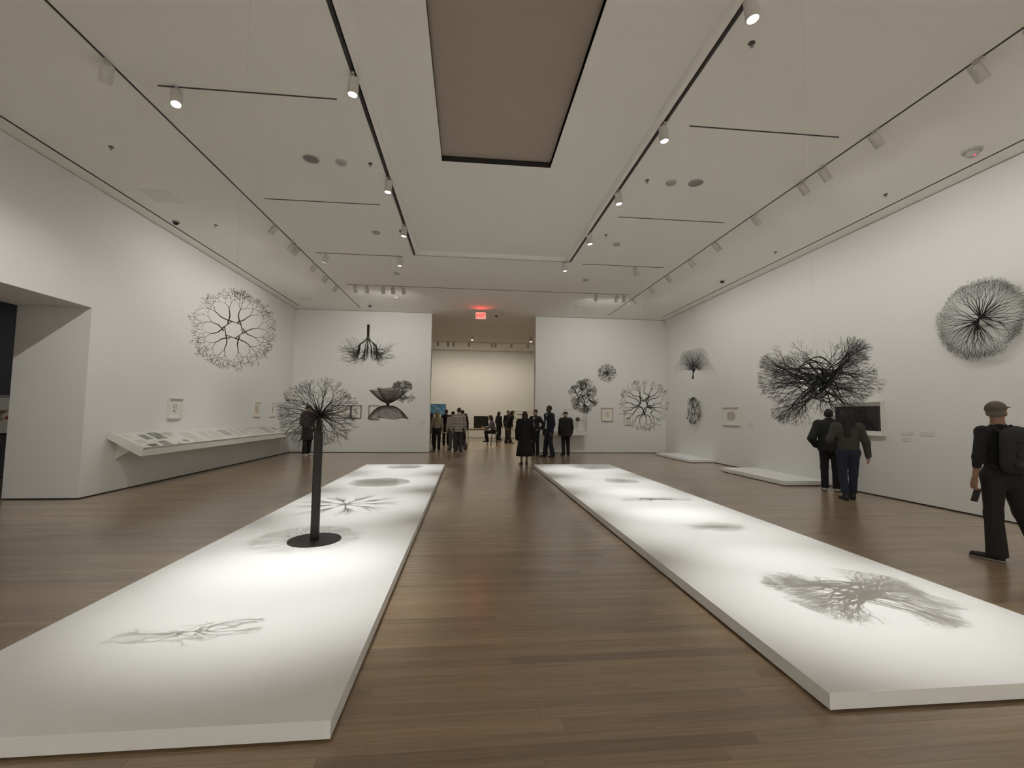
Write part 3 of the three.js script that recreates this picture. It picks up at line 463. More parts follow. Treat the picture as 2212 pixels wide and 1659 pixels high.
// ---------------------------------------------------------------- slanted wall case with documents
{
  const zA = -9.12, zB = -17.3, L = zA - zB, XF = -6.05; // top: wall y 1.12 -> front y 0.80
  const g = thing('display_case', 'long slanted white display case fixed along the left wall', 'display case', [XL + 0.004, 0.72, (zA + zB) / 2]);
  const sh = new THREE.Shape([[0.001, 0.29], [0.001, 0.38], [XF - XL, 0.075], [XF - XL - 0.004, -0.03], [XF - XL - 0.05, -0.03]].map(a => new THREE.Vector2(...a)));
  const tg = new THREE.ExtrudeGeometry(sh, { depth: L, bevelEnabled: false }); tg.translate(0, 0, -L / 2); part('tray', tg, M.frameWhite, g);
  const sl = Math.atan2(0.38 - 0.075, XF - XL), cosS = Math.cos(sl), sinS = Math.sin(sl), top = (u) => V(XL + u * cosS, 0.72 + 0.38 - u * sinS, 0), DL = (XF - XL) / cosS;
  const rim = 0.05; // upstand and acrylic cover
  const cov = part('acrylic_cover', new THREE.BoxGeometry(DL - 0.03, 0.003, L - 0.03), M.glass, g); cov.position.set((XF - XL) / 2 + sinS * rim, 0.2275 + cosS * rim, 0); cov.rotation.z = -sl;
  for (const s of [-1, 1]) { const e = part('end_panel', new THREE.BoxGeometry(DL - 0.03, rim, 0.008), M.frameWhite, g); e.position.set((XF - XL) / 2 + sinS * rim / 2, 0.2275 + cosS * rim / 2, s * (L / 2 - 0.012)); e.rotation.z = -sl; }
  const fr = part('front_panel', new THREE.BoxGeometry(0.008, rim, L - 0.02), M.frameWhite, g); fr.position.set(XF - XL - 0.012 + sinS * rim / 2, 0.085 + cosS * rim / 2, 0); fr.rotation.z = -sl;
  for (const z of [L / 2 - 0.25, 0, -L / 2 + 0.4]) { const bs = new THREE.Shape([[0, 0.29], [0, -0.1], [0.3, 0.08]].map(a => new THREE.Vector2(...a))); const bg = new THREE.ExtrudeGeometry(bs, { depth: 0.04, bevelEnabled: false }); bg.translate(0, 0, z - 0.02); part('bracket', bg, M.frameWhite, g); }
  const pageTex = (dark) => canvasTexture(64, 96, (c, w, h) => { const s0 = seed; seed = dark ? 5 : 9; c.fillStyle = dark ? '#2d2e33' : '#cfccc2'; c.fillRect(0, 0, w, h); if (dark) for (let i = 0; i < 26; i++) { c.fillStyle = ['#55565a', '#8b8a86', '#1b1b1f', '#403d3b'][i % 4]; c.fillRect(rr(0, 54), rr(0, 84), rr(5, 20), rr(5, 20)); } else { c.fillStyle = '#a9a69d'; for (let y = 10; y < 88; y += 6) c.fillRect(8, y, rr(30, 48), 2); } seed = s0; });
  const dk = new THREE.MeshStandardMaterial({ map: pageTex(true), roughness: 0.6 }), lt = new THREE.MeshStandardMaterial({ map: pageTex(false), roughness: 0.8 }), br = mat(lin(0.07, 0.055, 0.045), 0.7), gy = mat(lin(0.3, 0.3, 0.28), 0.8);
  const K = 'lying in the slanted white case';
  const docs = [[-9.45, 0.12, 0.1, 0.14, lt, 'small pale note at the near end'], [-9.5, 0.38, 0.22, 0.16, lt, 'pale typed sheet at the near end'], [-9.83, 0.22, 0.2, 0.2, dk, 'dark photograph of figures, smaller'], [-9.62, 0.56, 0.24, 0.12, dk, 'dark narrow photograph by the front edge'], [-10.2, 0.2, 0.32, 0.28, dk, 'largest dark photograph'], [-10.02, 0.52, 0.26, 0.2, br, 'dark brown print by the front edge'], [-10.6, 0.2, 0.24, 0.22, lt, 'pale sheet next to the largest photograph'], [-10.4, 0.58, 0.09, 0.06, br, 'tiny dark brown card'], [-10.72, 0.5, 0.16, 0.1, br, 'small dark brown card'],
    [-11.15, 0.36, 0.4, 0.5, lt, 'large open pale folder'], [-11.75, 0.32, 0.3, 0.4, lt, 'pale typed sheet after the folder'], [-12.15, 0.32, 0.3, 0.4, lt, 'second pale typed sheet after the folder'], [-12.7, 0.3, 0.36, 0.3, gy, 'grey photograph in the middle'], [-13.15, 0.32, 0.28, 0.4, lt, 'pale typed sheet after the grey photograph'], [-13.6, 0.32, 0.28, 0.4, lt, 'second pale sheet after the grey photograph'], [-14.05, 0.32, 0.28, 0.4, lt, 'third pale sheet after the grey photograph'], [-14.5, 0.32, 0.28, 0.4, lt, 'fourth pale sheet after the grey photograph'], [-15.1, 0.32, 0.55, 0.42, gy, 'wide grey picture near the far end'], [-15.75, 0.3, 0.3, 0.2, br, 'dark strip at the far end']];
  for (const [z, u, w, d, m, l] of docs) { const s = single('document', rbox(d, 0.004, w, 0.001), m, `${l}, ${K}`, 'document', 'documents in the slanted case'), p = top(u); s.position.set(p.x + sinS * 0.0025, p.y + cosS * 0.0025, z); s.rotation.z = -sl; }
}

// ---------------------------------------------------------------- shelf case on the back wall
{
  const g = thing('wall_shelf', 'grey-white wall shelf on the back wall behind the suited man', 'shelf', [3.8, 0.72, ZB]);
  const s = part('shelf_board', rbox(1.85, 0.15, 0.42, 0.004), M.frameWhite, g); s.position.set(0, 0.075, 0.212);
  const c = thing('acrylic_box', 'clear acrylic box on the wall shelf around a dark ball', 'display case', [4.25, 0.872, ZB + 0.21]);
  const w = 0.92, h = 0.88, d = 0.4; for (const [x, y, z, a, b, e] of [[0, h, 0, w, 0.006, d], [-w / 2, h / 2, 0, 0.006, h, d], [w / 2, h / 2, 0, 0.006, h, d], [0, h / 2, d / 2, w, h, 0.006]]) { const p = part('acrylic_sheet', new THREE.BoxGeometry(a, b, e), M.glass, c); p.position.set(x, y, z); }
  const edge = mat(lin(0.25, 0.25, 0.24), 0.4); for (const x of [-w / 2, w / 2]) { const p = part('edge', new THREE.BoxGeometry(0.012, h, 0.012), edge, c); p.position.set(x, h / 2, d / 2); } { const p = part('edge', new THREE.BoxGeometry(w, 0.012, 0.012), edge, c); p.position.set(0, h, d / 2); }
  const q = onZ(1248, 906, ZB + 0.2), b = sculpture('small dark wire ball on a thin stand inside the acrylic box', [q.x, 0.872, q.z], 'wire_ball');
  const bw = new Wires(); for (let i = 0; i < 70; i++) { const n = randomDir(), u = V(0, 1, 0).cross(n).normalize(), v = n.clone().cross(u), L = []; for (let k = 0; k <= 18; k++) { const a = k / 18 * 6.2832; L.push(V(0, q.y - 0.872, 0).addScaledVector(u, Math.cos(a) * 0.085).addScaledVector(v, Math.sin(a) * 0.085)); } bw.path(L, 0.0025, 0.0025); } part('ball', bw.build(), M.wireGrey, b);
  const sd = part('stand', cyl(0.004, 0.004, q.y - 0.872 - 0.08, 8), M.steel, b); sd.position.y = (q.y - 0.952) / 2; const ft = part('foot', cyl(0.05, 0.05, 0.01, 20), M.steel, b); ft.position.y = 0.005;
  const bl = thing('woven_block', 'grey woven block on the wall shelf between the two suited men', 'sculpture', [3.08, 0.871, ZB + 0.2]); const k1 = part('block', rbox(0.3, 0.24, 0.2, 0.03, 4), M.wireGrey, bl); k1.position.y = 0.16; const k2 = part('riser', rbox(0.26, 0.04, 0.18, 0.004), M.frameWhite, bl); k2.position.y = 0.02;
}

// ---------------------------------------------------------------- things in the next gallery
{
  const t = thing('work_table', 'slim wooden table on thin legs in the next gallery', 'table', [0.52, 0, -22.45]);
  const tp = part('table_top', rbox(1.06, 0.035, 0.7, 0.006), M.tableWood, t); tp.position.y = 0.79; const ap = part('apron', rbox(0.98, 0.06, 0.62, 0.004), M.tableWood, t); ap.position.y = 0.745;
  for (const x of [-0.48, 0.48]) for (const z of [-0.3, 0.3]) { const l = part('leg', rbox(0.035, 0.74, 0.035, 0.005), M.tableWood, t); l.position.set(x, 0.37, z); }
  const b = thing('table_board', 'dark upright board with rounded top corners standing on the wooden table', 'board', [0.68, 0.8085, -22.6]);
  const s = new THREE.Shape(); s.moveTo(-0.36, 0); s.lineTo(0.36, 0); s.lineTo(0.36, 0.5); s.quadraticCurveTo(0.36, 0.6, 0.26, 0.6); s.lineTo(-0.3, 0.6); s.quadraticCurveTo(-0.36, 0.6, -0.36, 0.54); s.lineTo(-0.36, 0);
  part('panel', new THREE.ExtrudeGeometry(s, { depth: 0.03, bevelEnabled: true, bevelSize: 0.004, bevelThickness: 0.004, bevelSegments: 2 }), mat(lin(0.03, 0.028, 0.03), 0.8), b).position.y = 0.004;
  for (const x of [-0.25, 0.25]) { const f = part('foot', rbox(0.04, 0.02, 0.16, 0.004), M.blackMetal, b); f.position.set(x, 0.01, 0.015); }
  function stool(label, x, z) { const g = thing('stool', label, 'stool', [x, 0, z]); const st = part('seat', cyl(0.17, 0.165, 0.035, 28), M.tableWood, g); st.position.y = 0.625;
    for (let i = 0; i < 4; i++) { const a = i * 1.5708 + 0.785, w = new Wires().seg(V(Math.cos(a) * 0.12, 0.61, Math.sin(a) * 0.12), V(Math.cos(a) * 0.2, 0, Math.sin(a) * 0.2), 0.013, 0.012); part('leg', w.build(), M.blackMetal, g); }
    const r = part('foot_ring', new THREE.TorusGeometry(0.17, 0.009, 6, 28), M.blackMetal, g); r.rotation.x = Math.PI / 2; r.position.y = 0.22; }
  stool('round stool under the person seated at the wooden table', 1.28, -21.75); stool('round stool beside the man in black before the blue print', -1.2, -21.6);
}

// ---------------------------------------------------------------- ceiling fittings
const ceilThing = (name, label, cat, px, py, group) => { const p = onY(px, py, YC); return thing(name, label, cat, [p.x, YC, p.z], 0, group); };
for (const [px, py, w] of [[672, 343, 'left'], [1503, 395, 'right']]) { const g = ceilThing('ceiling_speaker', `round dark slotted ceiling speaker near the ${w} tray groove`, 'speaker', px, py, 'ceiling speakers'); const d = part('rim', new THREE.TorusGeometry(0.115, 0.01, 8, 32), M.plasticGrey, g); d.rotation.x = Math.PI / 2; d.position.y = -0.004; const b = part('back', cyl(0.11, 0.11, 0.004, 28), M.black, g); b.position.y = -0.002; for (let i = -4; i <= 4; i++) { const h = Math.sqrt(0.011 - (i * 0.023) ** 2); const s = part('slat', new THREE.BoxGeometry(2 * h, 0.006, 0.009), M.plasticGrey, g); s.position.set(0, -0.006, i * 0.023); } }
for (const [px, py, w] of [[737, 350, 'beside the left slotted speaker'], [1450, 394, 'beside the right slotted speaker'], [813, 502, 'beyond the second short left track'], [1332, 527, 'beyond the second short right track'], [857, 590, 'beyond the short left track with two spots'], [1265, 604, 'beyond the short right track with one spot'], [1247, 658, 'between the crossing track and the right back wall'], [857, 643, 'between the crossing track and the left back wall']]) { const g = ceilThing('smoke_detector', 'flat pale round detector on the ceiling ' + w, 'detector', px, py, 'ceiling detectors'); const d = part('body', cyl(0.09, 0.075, 0.03, 28), M.plasticGrey, g); d.position.y = -0.015; const c = part('cap', cyl(0.04, 0.035, 0.02, 20), M.plasticGrey, g); c.position.y = -0.038; }
for (const [px, py, w] of [[240, 317, 'by the left wall before the faint square vent'], [466, 486, 'by the left wall beyond the faint square vent'], [800, 353, 'by the left tray groove, nearer one'], [865, 498, 'by the left tray groove, farther one'], [1624, 92, 'by the right tray groove, first one'], [1398, 389, 'by the right tray groove beside the detector'], [1309, 507, 'by the right tray groove, farther one'], [1913, 420, 'by the right wall before the dome'], [1675, 544, 'by the right wall beyond the dome']]) { const g = ceilThing('sprinkler', 'small metal sprinkler head ' + w, 'sprinkler', px, py, 'sprinklers'); const e = part('escutcheon', cyl(0.03, 0.035, 0.008, 18), M.grille, g); e.position.y = -0.004; const n = part('nozzle', cyl(0.008, 0.01, 0.04, 10), M.steel, g); n.position.y = -0.028; const d = part('deflector', cyl(0.018, 0.018, 0.003, 14), M.steel, g); d.position.y = -0.049; }
for (const [px, py, w] of [[380, 478, 'by the left wall'], [1560, 606, 'by the right wall'], [799, 659, 'before the left back wall'], [1072, 681, 'just beyond the exit sign']]) { const g = ceilThing('security_camera', 'black dome security camera on the ceiling ' + w, 'camera', px, py, 'dome cameras'); const b = part('base', cyl(0.075, 0.07, 0.025, 24), M.plasticGrey, g); b.position.y = -0.0125; const d = part('dome', new THREE.SphereGeometry(0.055, 20, 12, 0, 6.2832, Math.PI / 2, Math.PI / 2), M.black, g); d.position.y = -0.025; }
{ const p = onY(2100, 325, YC), g = thing('motion_sensor', 'large pale dome sensor with a tiny red light beside the right wall', 'sensor', [p.x, YC, p.z]); const b = part('base', cyl(0.12, 0.11, 0.03, 28), M.plasticGrey, g); b.position.y = -0.015; const d = part('dome', new THREE.SphereGeometry(0.08, 20, 12, 0, 6.2832, Math.PI / 2, Math.PI / 2), M.plasticGrey, g); d.position.y = -0.03; const l = part('indicator_light', new THREE.SphereGeometry(0.008, 8, 6), new THREE.MeshStandardMaterial({ color: 0x400000, emissive: 0xff3050, emissiveIntensity: 3 }), g); l.position.set(-0.02, -0.1, 0.05); }
{ const v = (label, x, z, w, d) => { const g = thing('air_vent', label, 'vent', [x, YC, z]); for (const [a, b, c, e] of [[0, d / 2, w, 0.025], [0, -d / 2, w, 0.025], [w / 2, 0, 0.025, d], [-w / 2, 0, 0.025, d]]) { const f = part('frame_bar', new THREE.BoxGeometry(c, 0.008, e), M.ceiling, g); f.position.set(a, -0.004, b); } const p = part('plate', new THREE.BoxGeometry(w, 0.004, d), mat(lin(0.8, 0.8, 0.76), 0.9), g); p.position.y = -0.002; };
  v('faint square access panel in the ceiling along the left wall', -5.72, -8.7, 0.55, 0.55); v('square ceiling vent before the left end of the back wall', -5.75, -16.2, 0.5, 0.5); v('thin slot vent in the ceiling along the right wall', 7.27, -8.5, 0.2, 0.06); }

// ---------------------------------------------------------------- people: distance fields meshed with surface nets
function meshField(f, lo, hi, cell) {
  const nx = Math.ceil((hi[0] - lo[0]) / cell) + 2, ny = Math.ceil((hi[1] - lo[1]) / cell) + 2, nz = Math.ceil((hi[2] - lo[2]) / cell) + 2, D = new Float32Array(nx * ny * nz);
  const ox = lo[0] - cell * 0.5, oy = lo[1] - cell * 0.5, oz = lo[2] - cell * 0.5; let o = 0;
  for (let k = 0; k < nz; k++) for (let j = 0; j < ny; j++) for (let i = 0; i < nx; i++) D[o++] = f(ox + i * cell, oy + j * cell, oz + k * cell);
  const id = new Int32Array(nx * ny * nz).fill(-1), P = [], I = [], off = [0, 1, nx, nx + 1, nx * ny, nx * ny + 1, nx * ny + nx, nx * ny + nx + 1], E = [[0, 1], [2, 3], [4, 5], [6, 7], [0, 2], [1, 3], [4, 6], [5, 7], [0, 4], [1, 5], [2, 6], [3, 7]];
  for (let k = 0; k < nz - 1; k++) for (let j = 0; j < ny - 1; j++) for (let i = 0; i < nx - 1; i++) {
    const b = i + nx * (j + ny * k); let m = 0; for (let c = 0; c < 8; c++) if (D[b + off[c]] < 0) m |= 1 << c; if (m === 0 || m === 255) continue;
    let x = 0, y = 0, z = 0, n = 0; for (const [p, q] of E) { if (((m >> p) & 1) === ((m >> q) & 1)) continue; const d0 = D[b + off[p]], d1 = D[b + off[q]], t = d0 / (d0 - d1); x += (p & 1) + t * ((q & 1) - (p & 1)); y += ((p >> 1) & 1) + t * (((q >> 1) & 1) - ((p >> 1) & 1)); z += (p >> 2) + t * ((q >> 2) - (p >> 2)); n++; }
    id[b] = P.length / 3; P.push(ox + (i + x / n) * cell, oy + (j + y / n) * cell, oz + (k + z / n) * cell);
  }
  for (let k = 1; k < nz - 1; k++) for (let j = 1; j < ny - 1; j++) for (let i = 1; i < nx - 1; i++) {
    const b = i + nx * (j + ny * k), s = D[b] < 0;
    const quad = (u, v, flip) => { const a = id[b], c = id[b - u], d = id[b - u - v], e = id[b - v]; if (a < 0 || c < 0 || d < 0 || e < 0) return; if (flip) I.push(a, d, c, a, e, d); else I.push(a, c, d, a, d, e); };
    if (s !== D[b + 1] < 0) quad(nx, nx * ny, !s); if (s !== D[b + nx] < 0) quad(nx * ny, 1, !s); if (s !== D[b + nx * ny] < 0) quad(1, nx, !s);
  }
  const g = new THREE.BufferGeometry(); g.setAttribute('position', new THREE.Float32BufferAttribute(P, 3)); g.setIndex(I); g.computeVertexNormals(); return g;
}
// primitive: [ax,ay,az, bx,by,bz, ra, rb, depth factor] tapered capsule, or {e:[x,y,z], r:[..]} ellipsoid
function fieldOf(prims, k, cut) {
  const A = prims.map(p => p.e ? p : { a: p.slice(0, 3), d: [p[3] - p[0], p[4] - p[1], p[5] - p[2]], ra: p[6], rb: p[7], fz: p[8] || 1 });
  for (const q of A) if (!q.e) { q.d[2] *= q.fz; q.l = 1 / (q.d[0] ** 2 + q.d[1] ** 2 + q.d[2] ** 2 + 1e-9); }
  return (x, y, z) => {
    let r = 1e3;
    for (const q of A) {
      let d;
      if (q.e) { const u = (x - q.e[0]) / q.r[0], v = (y - q.e[1]) / q.r[1], w = (z - q.e[2]) / q.r[2], n = Math.sqrt(u * u + v * v + w * w); const n2 = Math.sqrt((u / q.r[0]) ** 2 + (v / q.r[1]) ** 2 + (w / q.r[2]) ** 2); d = n2 > 1e-6 ? n * (n - 1) / n2 : -q.r[1]; }
      else { const px = x - q.a[0], py = y - q.a[1], pz = (z - q.a[2]) * q.fz; let t = (px * q.d[0] + py * q.d[1] + pz * q.d[2]) * q.l; t = t < 0 ? 0 : t > 1 ? 1 : t; const ex = px - q.d[0] * t, ey = py - q.d[1] * t, ez = pz - q.d[2] * t; d = Math.sqrt(ex * ex + ey * ey + ez * ez) - q.ra - (q.rb - q.ra) * t; }
      if (r > 900) r = d; else { const h = Math.max(k - Math.abs(r - d), 0) / k; r = Math.min(r, d) - h * h * k * 0.25; }
    }
    return cut ? cut(x, y, z, r) : r;
  };
}
function solid(prims, k, cell, cut, field) {
  const lo = [1e9, 1e9, 1e9], hi = [-1e9, -1e9, -1e9];
  for (const p of prims) { const pts = p.e ? [[p.e, p.r]] : [[p.slice(0, 3), [p[6], p[6], p[6]]], [p.slice(3, 6), [p[7], p[7], p[7]]]]; for (const [c, r] of pts) for (let i = 0; i < 3; i++) { lo[i] = Math.min(lo[i], c[i] - r[i] - k * 0.3 - cell * 2); hi[i] = Math.max(hi[i], c[i] + r[i] + k * 0.3 + cell * 2); } }
  return meshField(field || fieldOf(prims, k, cut), lo, hi, cell);
}
const fabric = {};
const cloth = (c, rough = 0.9) => { const k = c.join() + rough; return fabric[k] ??= mat(lin(...c), rough); };
const skinTone = { light: [0.45, 0.27, 0.19], mid: [0.28, 0.16, 0.1], dark: [0.09, 0.045, 0.028] };
function makePerson(s) {
  const k = s.h / 1.75, cell = (s.cell || 0.02), J = {
    pelvis: [0, 0.95, 0], chest: [0, 1.3, 0], neck: [0, 1.47, -0.01], head: [0, 1.63, 0.015],
    shL: [0.185, 1.41, 0], elL: [0.245, 1.12, -0.02], wrL: [0.25, 0.87, 0.05], shR: [-0.185, 1.41, 0], elR: [-0.245, 1.12, -0.02], wrR: [-0.25, 0.87, 0.05],
    hiL: [0.09, 0.92, 0], knL: [0.1, 0.5, 0.015], anL: [0.1, 0.075, -0.02], hiR: [-0.09, 0.92, 0], knR: [-0.1, 0.5, 0.015], anR: [-0.1, 0.075, -0.02], ...(s.pose || {}) };
  if (s.lean) for (const n of ['chest', 'neck', 'head', 'shL', 'shR', 'elL', 'elR', 'wrL', 'wrR']) { const [x, y, z] = J[n], Y = y - J.pelvis[1], Z = z - J.pelvis[2], c = Math.cos(s.lean), q = Math.sin(s.lean); if (!(s.pose && s.pose[n])) J[n] = [x, J.pelvis[1] + Y * c - Z * q, J.pelvis[2] + Z * c + Y * q]; }
  const g = thing('person', s.label, 'person', [s.at[0], 0, s.at[1]], s.turn, s.group); g.scale.setScalar(k);
  const b = s.build || 1, cap = (p, q, ra, rb, fz) => [...J[p], ...J[q], ra, rb, fz];
  const skin = cloth(skinTone[s.skin || 'light'], 0.6);
  // body: one continuous mesh with head and hands merged in
  const armP = (e) => ['L', 'R'].flatMap(c => [cap('sh' + c, 'el' + c, 0.043 + e, 0.034 + e), cap('el' + c, 'wr' + c, 0.034 + e, 0.024 + e)]);
  const legP = (e, f = e) => ['L', 'R'].flatMap(c => [cap('hi' + c, 'kn' + c, 0.078 * b + e, 0.05 + e), cap('kn' + c, 'an' + c, 0.05 + e, 0.034 + f)]);
  const torsoP = (e) => [[...J.pelvis, ...J.chest, 0.135 * b + e, 0.145 * b + e, 1.4], [...J.shL, ...J.shR, 0.05 + e, 0.05 + e], cap('chest', 'neck', 0.1 + e, 0.05 + e, 1.2)];
  const bodyPrims = [...torsoP(0), cap('neck', 'head', 0.05, 0.05), ...armP(0), ...legP(0), ...['L', 'R'].map(c => [J['an' + c][0], J['an' + c][1] - 0.02, J['an' + c][2], J['an' + c][0] + (c === 'L' ? 0.02 : -0.02), J['an' + c][1] - 0.045, J['an' + c][2] + 0.12, 0.032, 0.022])];
  const geos = [solid(bodyPrims, 0.03, cell)];
  const headCell = s.cell && s.cell < 0.015 ? 0.0045 : 0.008;
  const hm = new THREE.Matrix4().makeRotationFromEuler(new THREE.Euler(s.nod || 0, s.headTurn || 0, s.headTilt || 0, 'YXZ')).setPosition(...J.head);
  const headPrims = [{ e: [0, 0.022, -0.012], r: [0.074, 0.093, 0.092] }, { e: [0, -0.045, 0.02], r: [0.056, 0.075, 0.066] }, [0, 0.0, 0.082, 0, -0.028, 0.098, 0.008, 0.012], { e: [0.077, -0.012, -0.008], r: [0.012, 0.03, 0.018] }, { e: [-0.077, -0.012, -0.008], r: [0.012, 0.03, 0.018] }, [0, -0.07, -0.02, 0, -0.15, -0.035, 0.05, 0.052], [-0.03, 0.02, 0.074, 0.03, 0.02, 0.074, 0.011, 0.011], [-0.018, -0.062, 0.079, 0.018, -0.062, 0.079, 0.008, 0.008], { e: [0, -0.1, 0.058], r: [0.026, 0.02, 0.022] }];
  const hg = solid(headPrims, 0.02, headCell, (x, y, z, r) => { const e1 = Math.hypot(Math.abs(x) - 0.03, y - 0.002, z - 0.092) - 0.016; return Math.max(r, -e1 * 1.0); }); hg.applyMatrix4(hm); geos.push(hg);
  for (const c of ['L', 'R']) {
    const wr = V(...J['wr' + c]), el = V(...J['el' + c]), Y = el.clone().sub(wr).normalize(), X = V(0, 0, 1).addScaledVector(Y, -Y.z); if (X.lengthSq() < 0.05) X.set(0, 1, 0).addScaledVector(Y, -Y.y); X.normalize(); const Z = X.clone().cross(Y), ps = c === 'L' ? 1 : -1, curl = s.curl ?? 0.45, pr = [[0.018, -0.01, 0, 0.022, -0.075, 0, 0.017, 0.014], [-0.018, -0.01, 0, -0.022, -0.075, 0, 0.016, 0.013], [0, 0.02, 0, 0, -0.07, 0, 0.02, 0.015]];
    [[0.03, 0.07], [0.011, 0.08], [-0.009, 0.074], [-0.028, 0.058]].forEach(([x, L]) => { let y = -0.085, z = 0, a = curl * 0.5; for (let i = 0; i < 3; i++) { const l = L * [0.45, 0.32, 0.26][i], y1 = y - l * Math.cos(a), z1 = z + ps * l * Math.sin(a); pr.push([x, y, z, x * 1.05, y1, z1, 0.0092 - i * 0.0007, 0.0085 - i * 0.0007]); y = y1; z = z1; a += curl; } });
    pr.push([0.02, -0.025, ps * 0.006, 0.047, -0.062, ps * 0.018, 0.012, 0.0105], [0.047, -0.062, ps * 0.018, 0.05, -0.095, ps * 0.03, 0.0105, 0.0085]);
    const ge = solid(pr, 0.008, s.cell && s.cell < 0.015 ? 0.0035 : 0.007); ge.applyMatrix4(new THREE.Matrix4().makeBasis(X, Y, Z).setPosition(wr)); geos.push(ge);
  }
  part('body', mergeGeometries(geos), skin, g);
  for (const x of [-0.03, 0.03]) { const e = part('eye', new THREE.SphereGeometry(0.009, 8, 6), cloth([0.03, 0.02, 0.015], 0.3), g); e.position.copy(V(x, 0.001, 0.076).applyMatrix4(hm)); }
  // trousers, skirt or bare legs
  const B = s.bottom || { c: [0.012, 0.012, 0.014] };
  if (B.type !== 'none') { const e = B.loose ?? 0.024; part('trousers', solid([...legP(e, e + (B.flare || 0.012)), [...J.hiL, ...J.hiR, 0.085 * b + e, 0.085 * b + e, 1.15], [J.pelvis[0], J.pelvis[1], J.pelvis[2], J.pelvis[0], J.pelvis[1] + 0.06, J.pelvis[2], 0.135 * b + e, 0.125 * b + e, 1.35]], 0.035, cell, (x, y, z, r) => Math.max(r, (B.hem || 0.06) - y, y - J.pelvis[1] - 0.1)), cloth(B.c), g); }
  // top
  const T = s.top, e = T.loose ?? 0.02, sl = T.sleeve ?? 1, tp = [...torsoP(e)], ap = [];
  for (const c of ['L', 'R']) { ap.push(cap('sh' + c, 'el' + c, 0.05 + e, 0.04 + e * 0.85)); if (sl > 0) { const E = J['el' + c], w = J['wr' + c].map((v, i) => E[i] + (v - E[i]) * sl); ap.push([...E, ...w, 0.04 + e * 0.85, 0.032 + e * 0.6]); } }
  const hem = T.hem ?? 0.88; if (hem < 0.9) { const p = J.pelvis; tp.push([p[0], p[1] + 0.05, p[2], p[0], hem, p[2], 0.14 * b + e, (T.flare ?? 0.15) * b + e, 1.25]); }
  const fT = fieldOf(tp, 0.045), fA = fieldOf(ap, 0.02), tg = solid([...tp, ...ap], 0.045, cell, null, (x, y, z) => { const a = Math.max(fT(x, y, z), hem - y), b = fA(x, y, z), h = Math.max(0.035 - Math.abs(a - b), 0) / 0.035; return Math.min(a, b) - h * h * 0.00875; });
  if (T.pattern) { const n = tg.attributes.position, C = []; for (let i = 0; i < n.count; i++) C.push(...T.pattern(n.getX(i), n.getY(i), n.getZ(i))); tg.setAttribute('color', new THREE.Float32BufferAttribute(C, 3)); }
  const tm = part(T.name || 'jacket', tg, T.pattern ? new THREE.MeshStandardMaterial({ vertexColors: true, roughness: 0.9 }) : cloth(T.c), g); if (T.label) tm.userData.label = T.label;
  if (T.shirt) { const p = V(...J.chest), sg = solid([[p.x, p.y + 0.13, p.z + 0.075, p.x, p.y - 0.32, p.z + 0.115, 0.036, 0.045, 1]], 0.01, 0.012); part('shirt_front', sg, cloth([0.6, 0.6, 0.58]), g).userData.label = 'white shirt front'; const cg = solid([[J.neck[0] - 0.045, J.neck[1] - 0.0, J.neck[2] + 0.02, J.neck[0] + 0.045, J.neck[1], J.neck[2] + 0.02, 0.03, 0.03]], 0.01, 0.012); part('collar', cg, cloth([0.6, 0.6, 0.58]), g); }
  if (T.hood) { const n = J.neck; part('hood', solid([[n[0] - 0.07, n[1] - 0.03, n[2] - 0.075, n[0] + 0.07, n[1] - 0.03, n[2] - 0.075, 0.055, 0.055]], 0.02, cell), cloth(T.c), g); }
  // shoes
  const S = s.shoes || { c: [0.012, 0.011, 0.01] };
  for (const c of ['L', 'R']) { const a = J['an' + c], sd = c === 'L' ? 1 : -1, fx = (s.toe || 0.04) * sd, fz = 0.16, gr = a[1] - 0.075; const pr = [[a[0], gr + 0.045, a[2] - 0.03, a[0] + fx, gr + 0.03, a[2] + fz, 0.042, 0.036], [a[0], gr + 0.07, a[2], a[0], gr + 0.09, a[2], 0.043, 0.041]];
    if (S.boot) pr.push([a[0], gr + 0.06, a[2], a[0], gr + 0.16, a[2] - 0.005, 0.047, 0.05]);
    const sh = part('shoe', solid(pr, 0.03, Math.min(cell, 0.012), (x, y, z, r) => Math.max(r, gr + 0.012 - y)), cloth(S.c, 0.6), g);
    part('sole', solid([[a[0], gr + 0.012, a[2] - 0.035, a[0] + fx, gr + 0.012, a[2] + fz + 0.004, 0.044, 0.04]], 0.01, Math.min(cell, 0.01), (x, y, z, r) => Math.max(r, gr - y, y - gr - 0.022)), cloth(S.sole || [0.02, 0.02, 0.02], 0.7), sh); }
  // hair and headwear, in head axes
  const hc = s.hairColor || [0.012, 0.009, 0.007], hp = [{ e: [0, 0.03, -0.016], r: [0.083, 0.1, 0.1] }], hair = s.hair || 'short', N = (y, z) => 0.8 * z - 0.6 * y;
  const put = (name, prims, kk, cut, c) => { const ge = solid(prims, kk, headCell * 1.3, cut); ge.applyMatrix4(hm); return part(name, ge, cloth(c, 0.75), g); };
  if (hair === 'bob') hp.push([0.05, 0.0, -0.02, 0.062, -0.14, -0.02, 0.05, 0.04], [-0.05, 0.0, -0.02, -0.062, -0.14, -0.02, 0.05, 0.04], [0, -0.02, -0.06, 0, -0.14, -0.06, 0.07, 0.06]);
  if (hair === 'long') hp.push([0.045, 0, -0.03, 0.06, -0.24, -0.04, 0.055, 0.045], [-0.045, 0, -0.03, -0.06, -0.24, -0.04, 0.055, 0.045], [0, -0.02, -0.06, 0, -0.32, -0.085, 0.075, 0.06]);
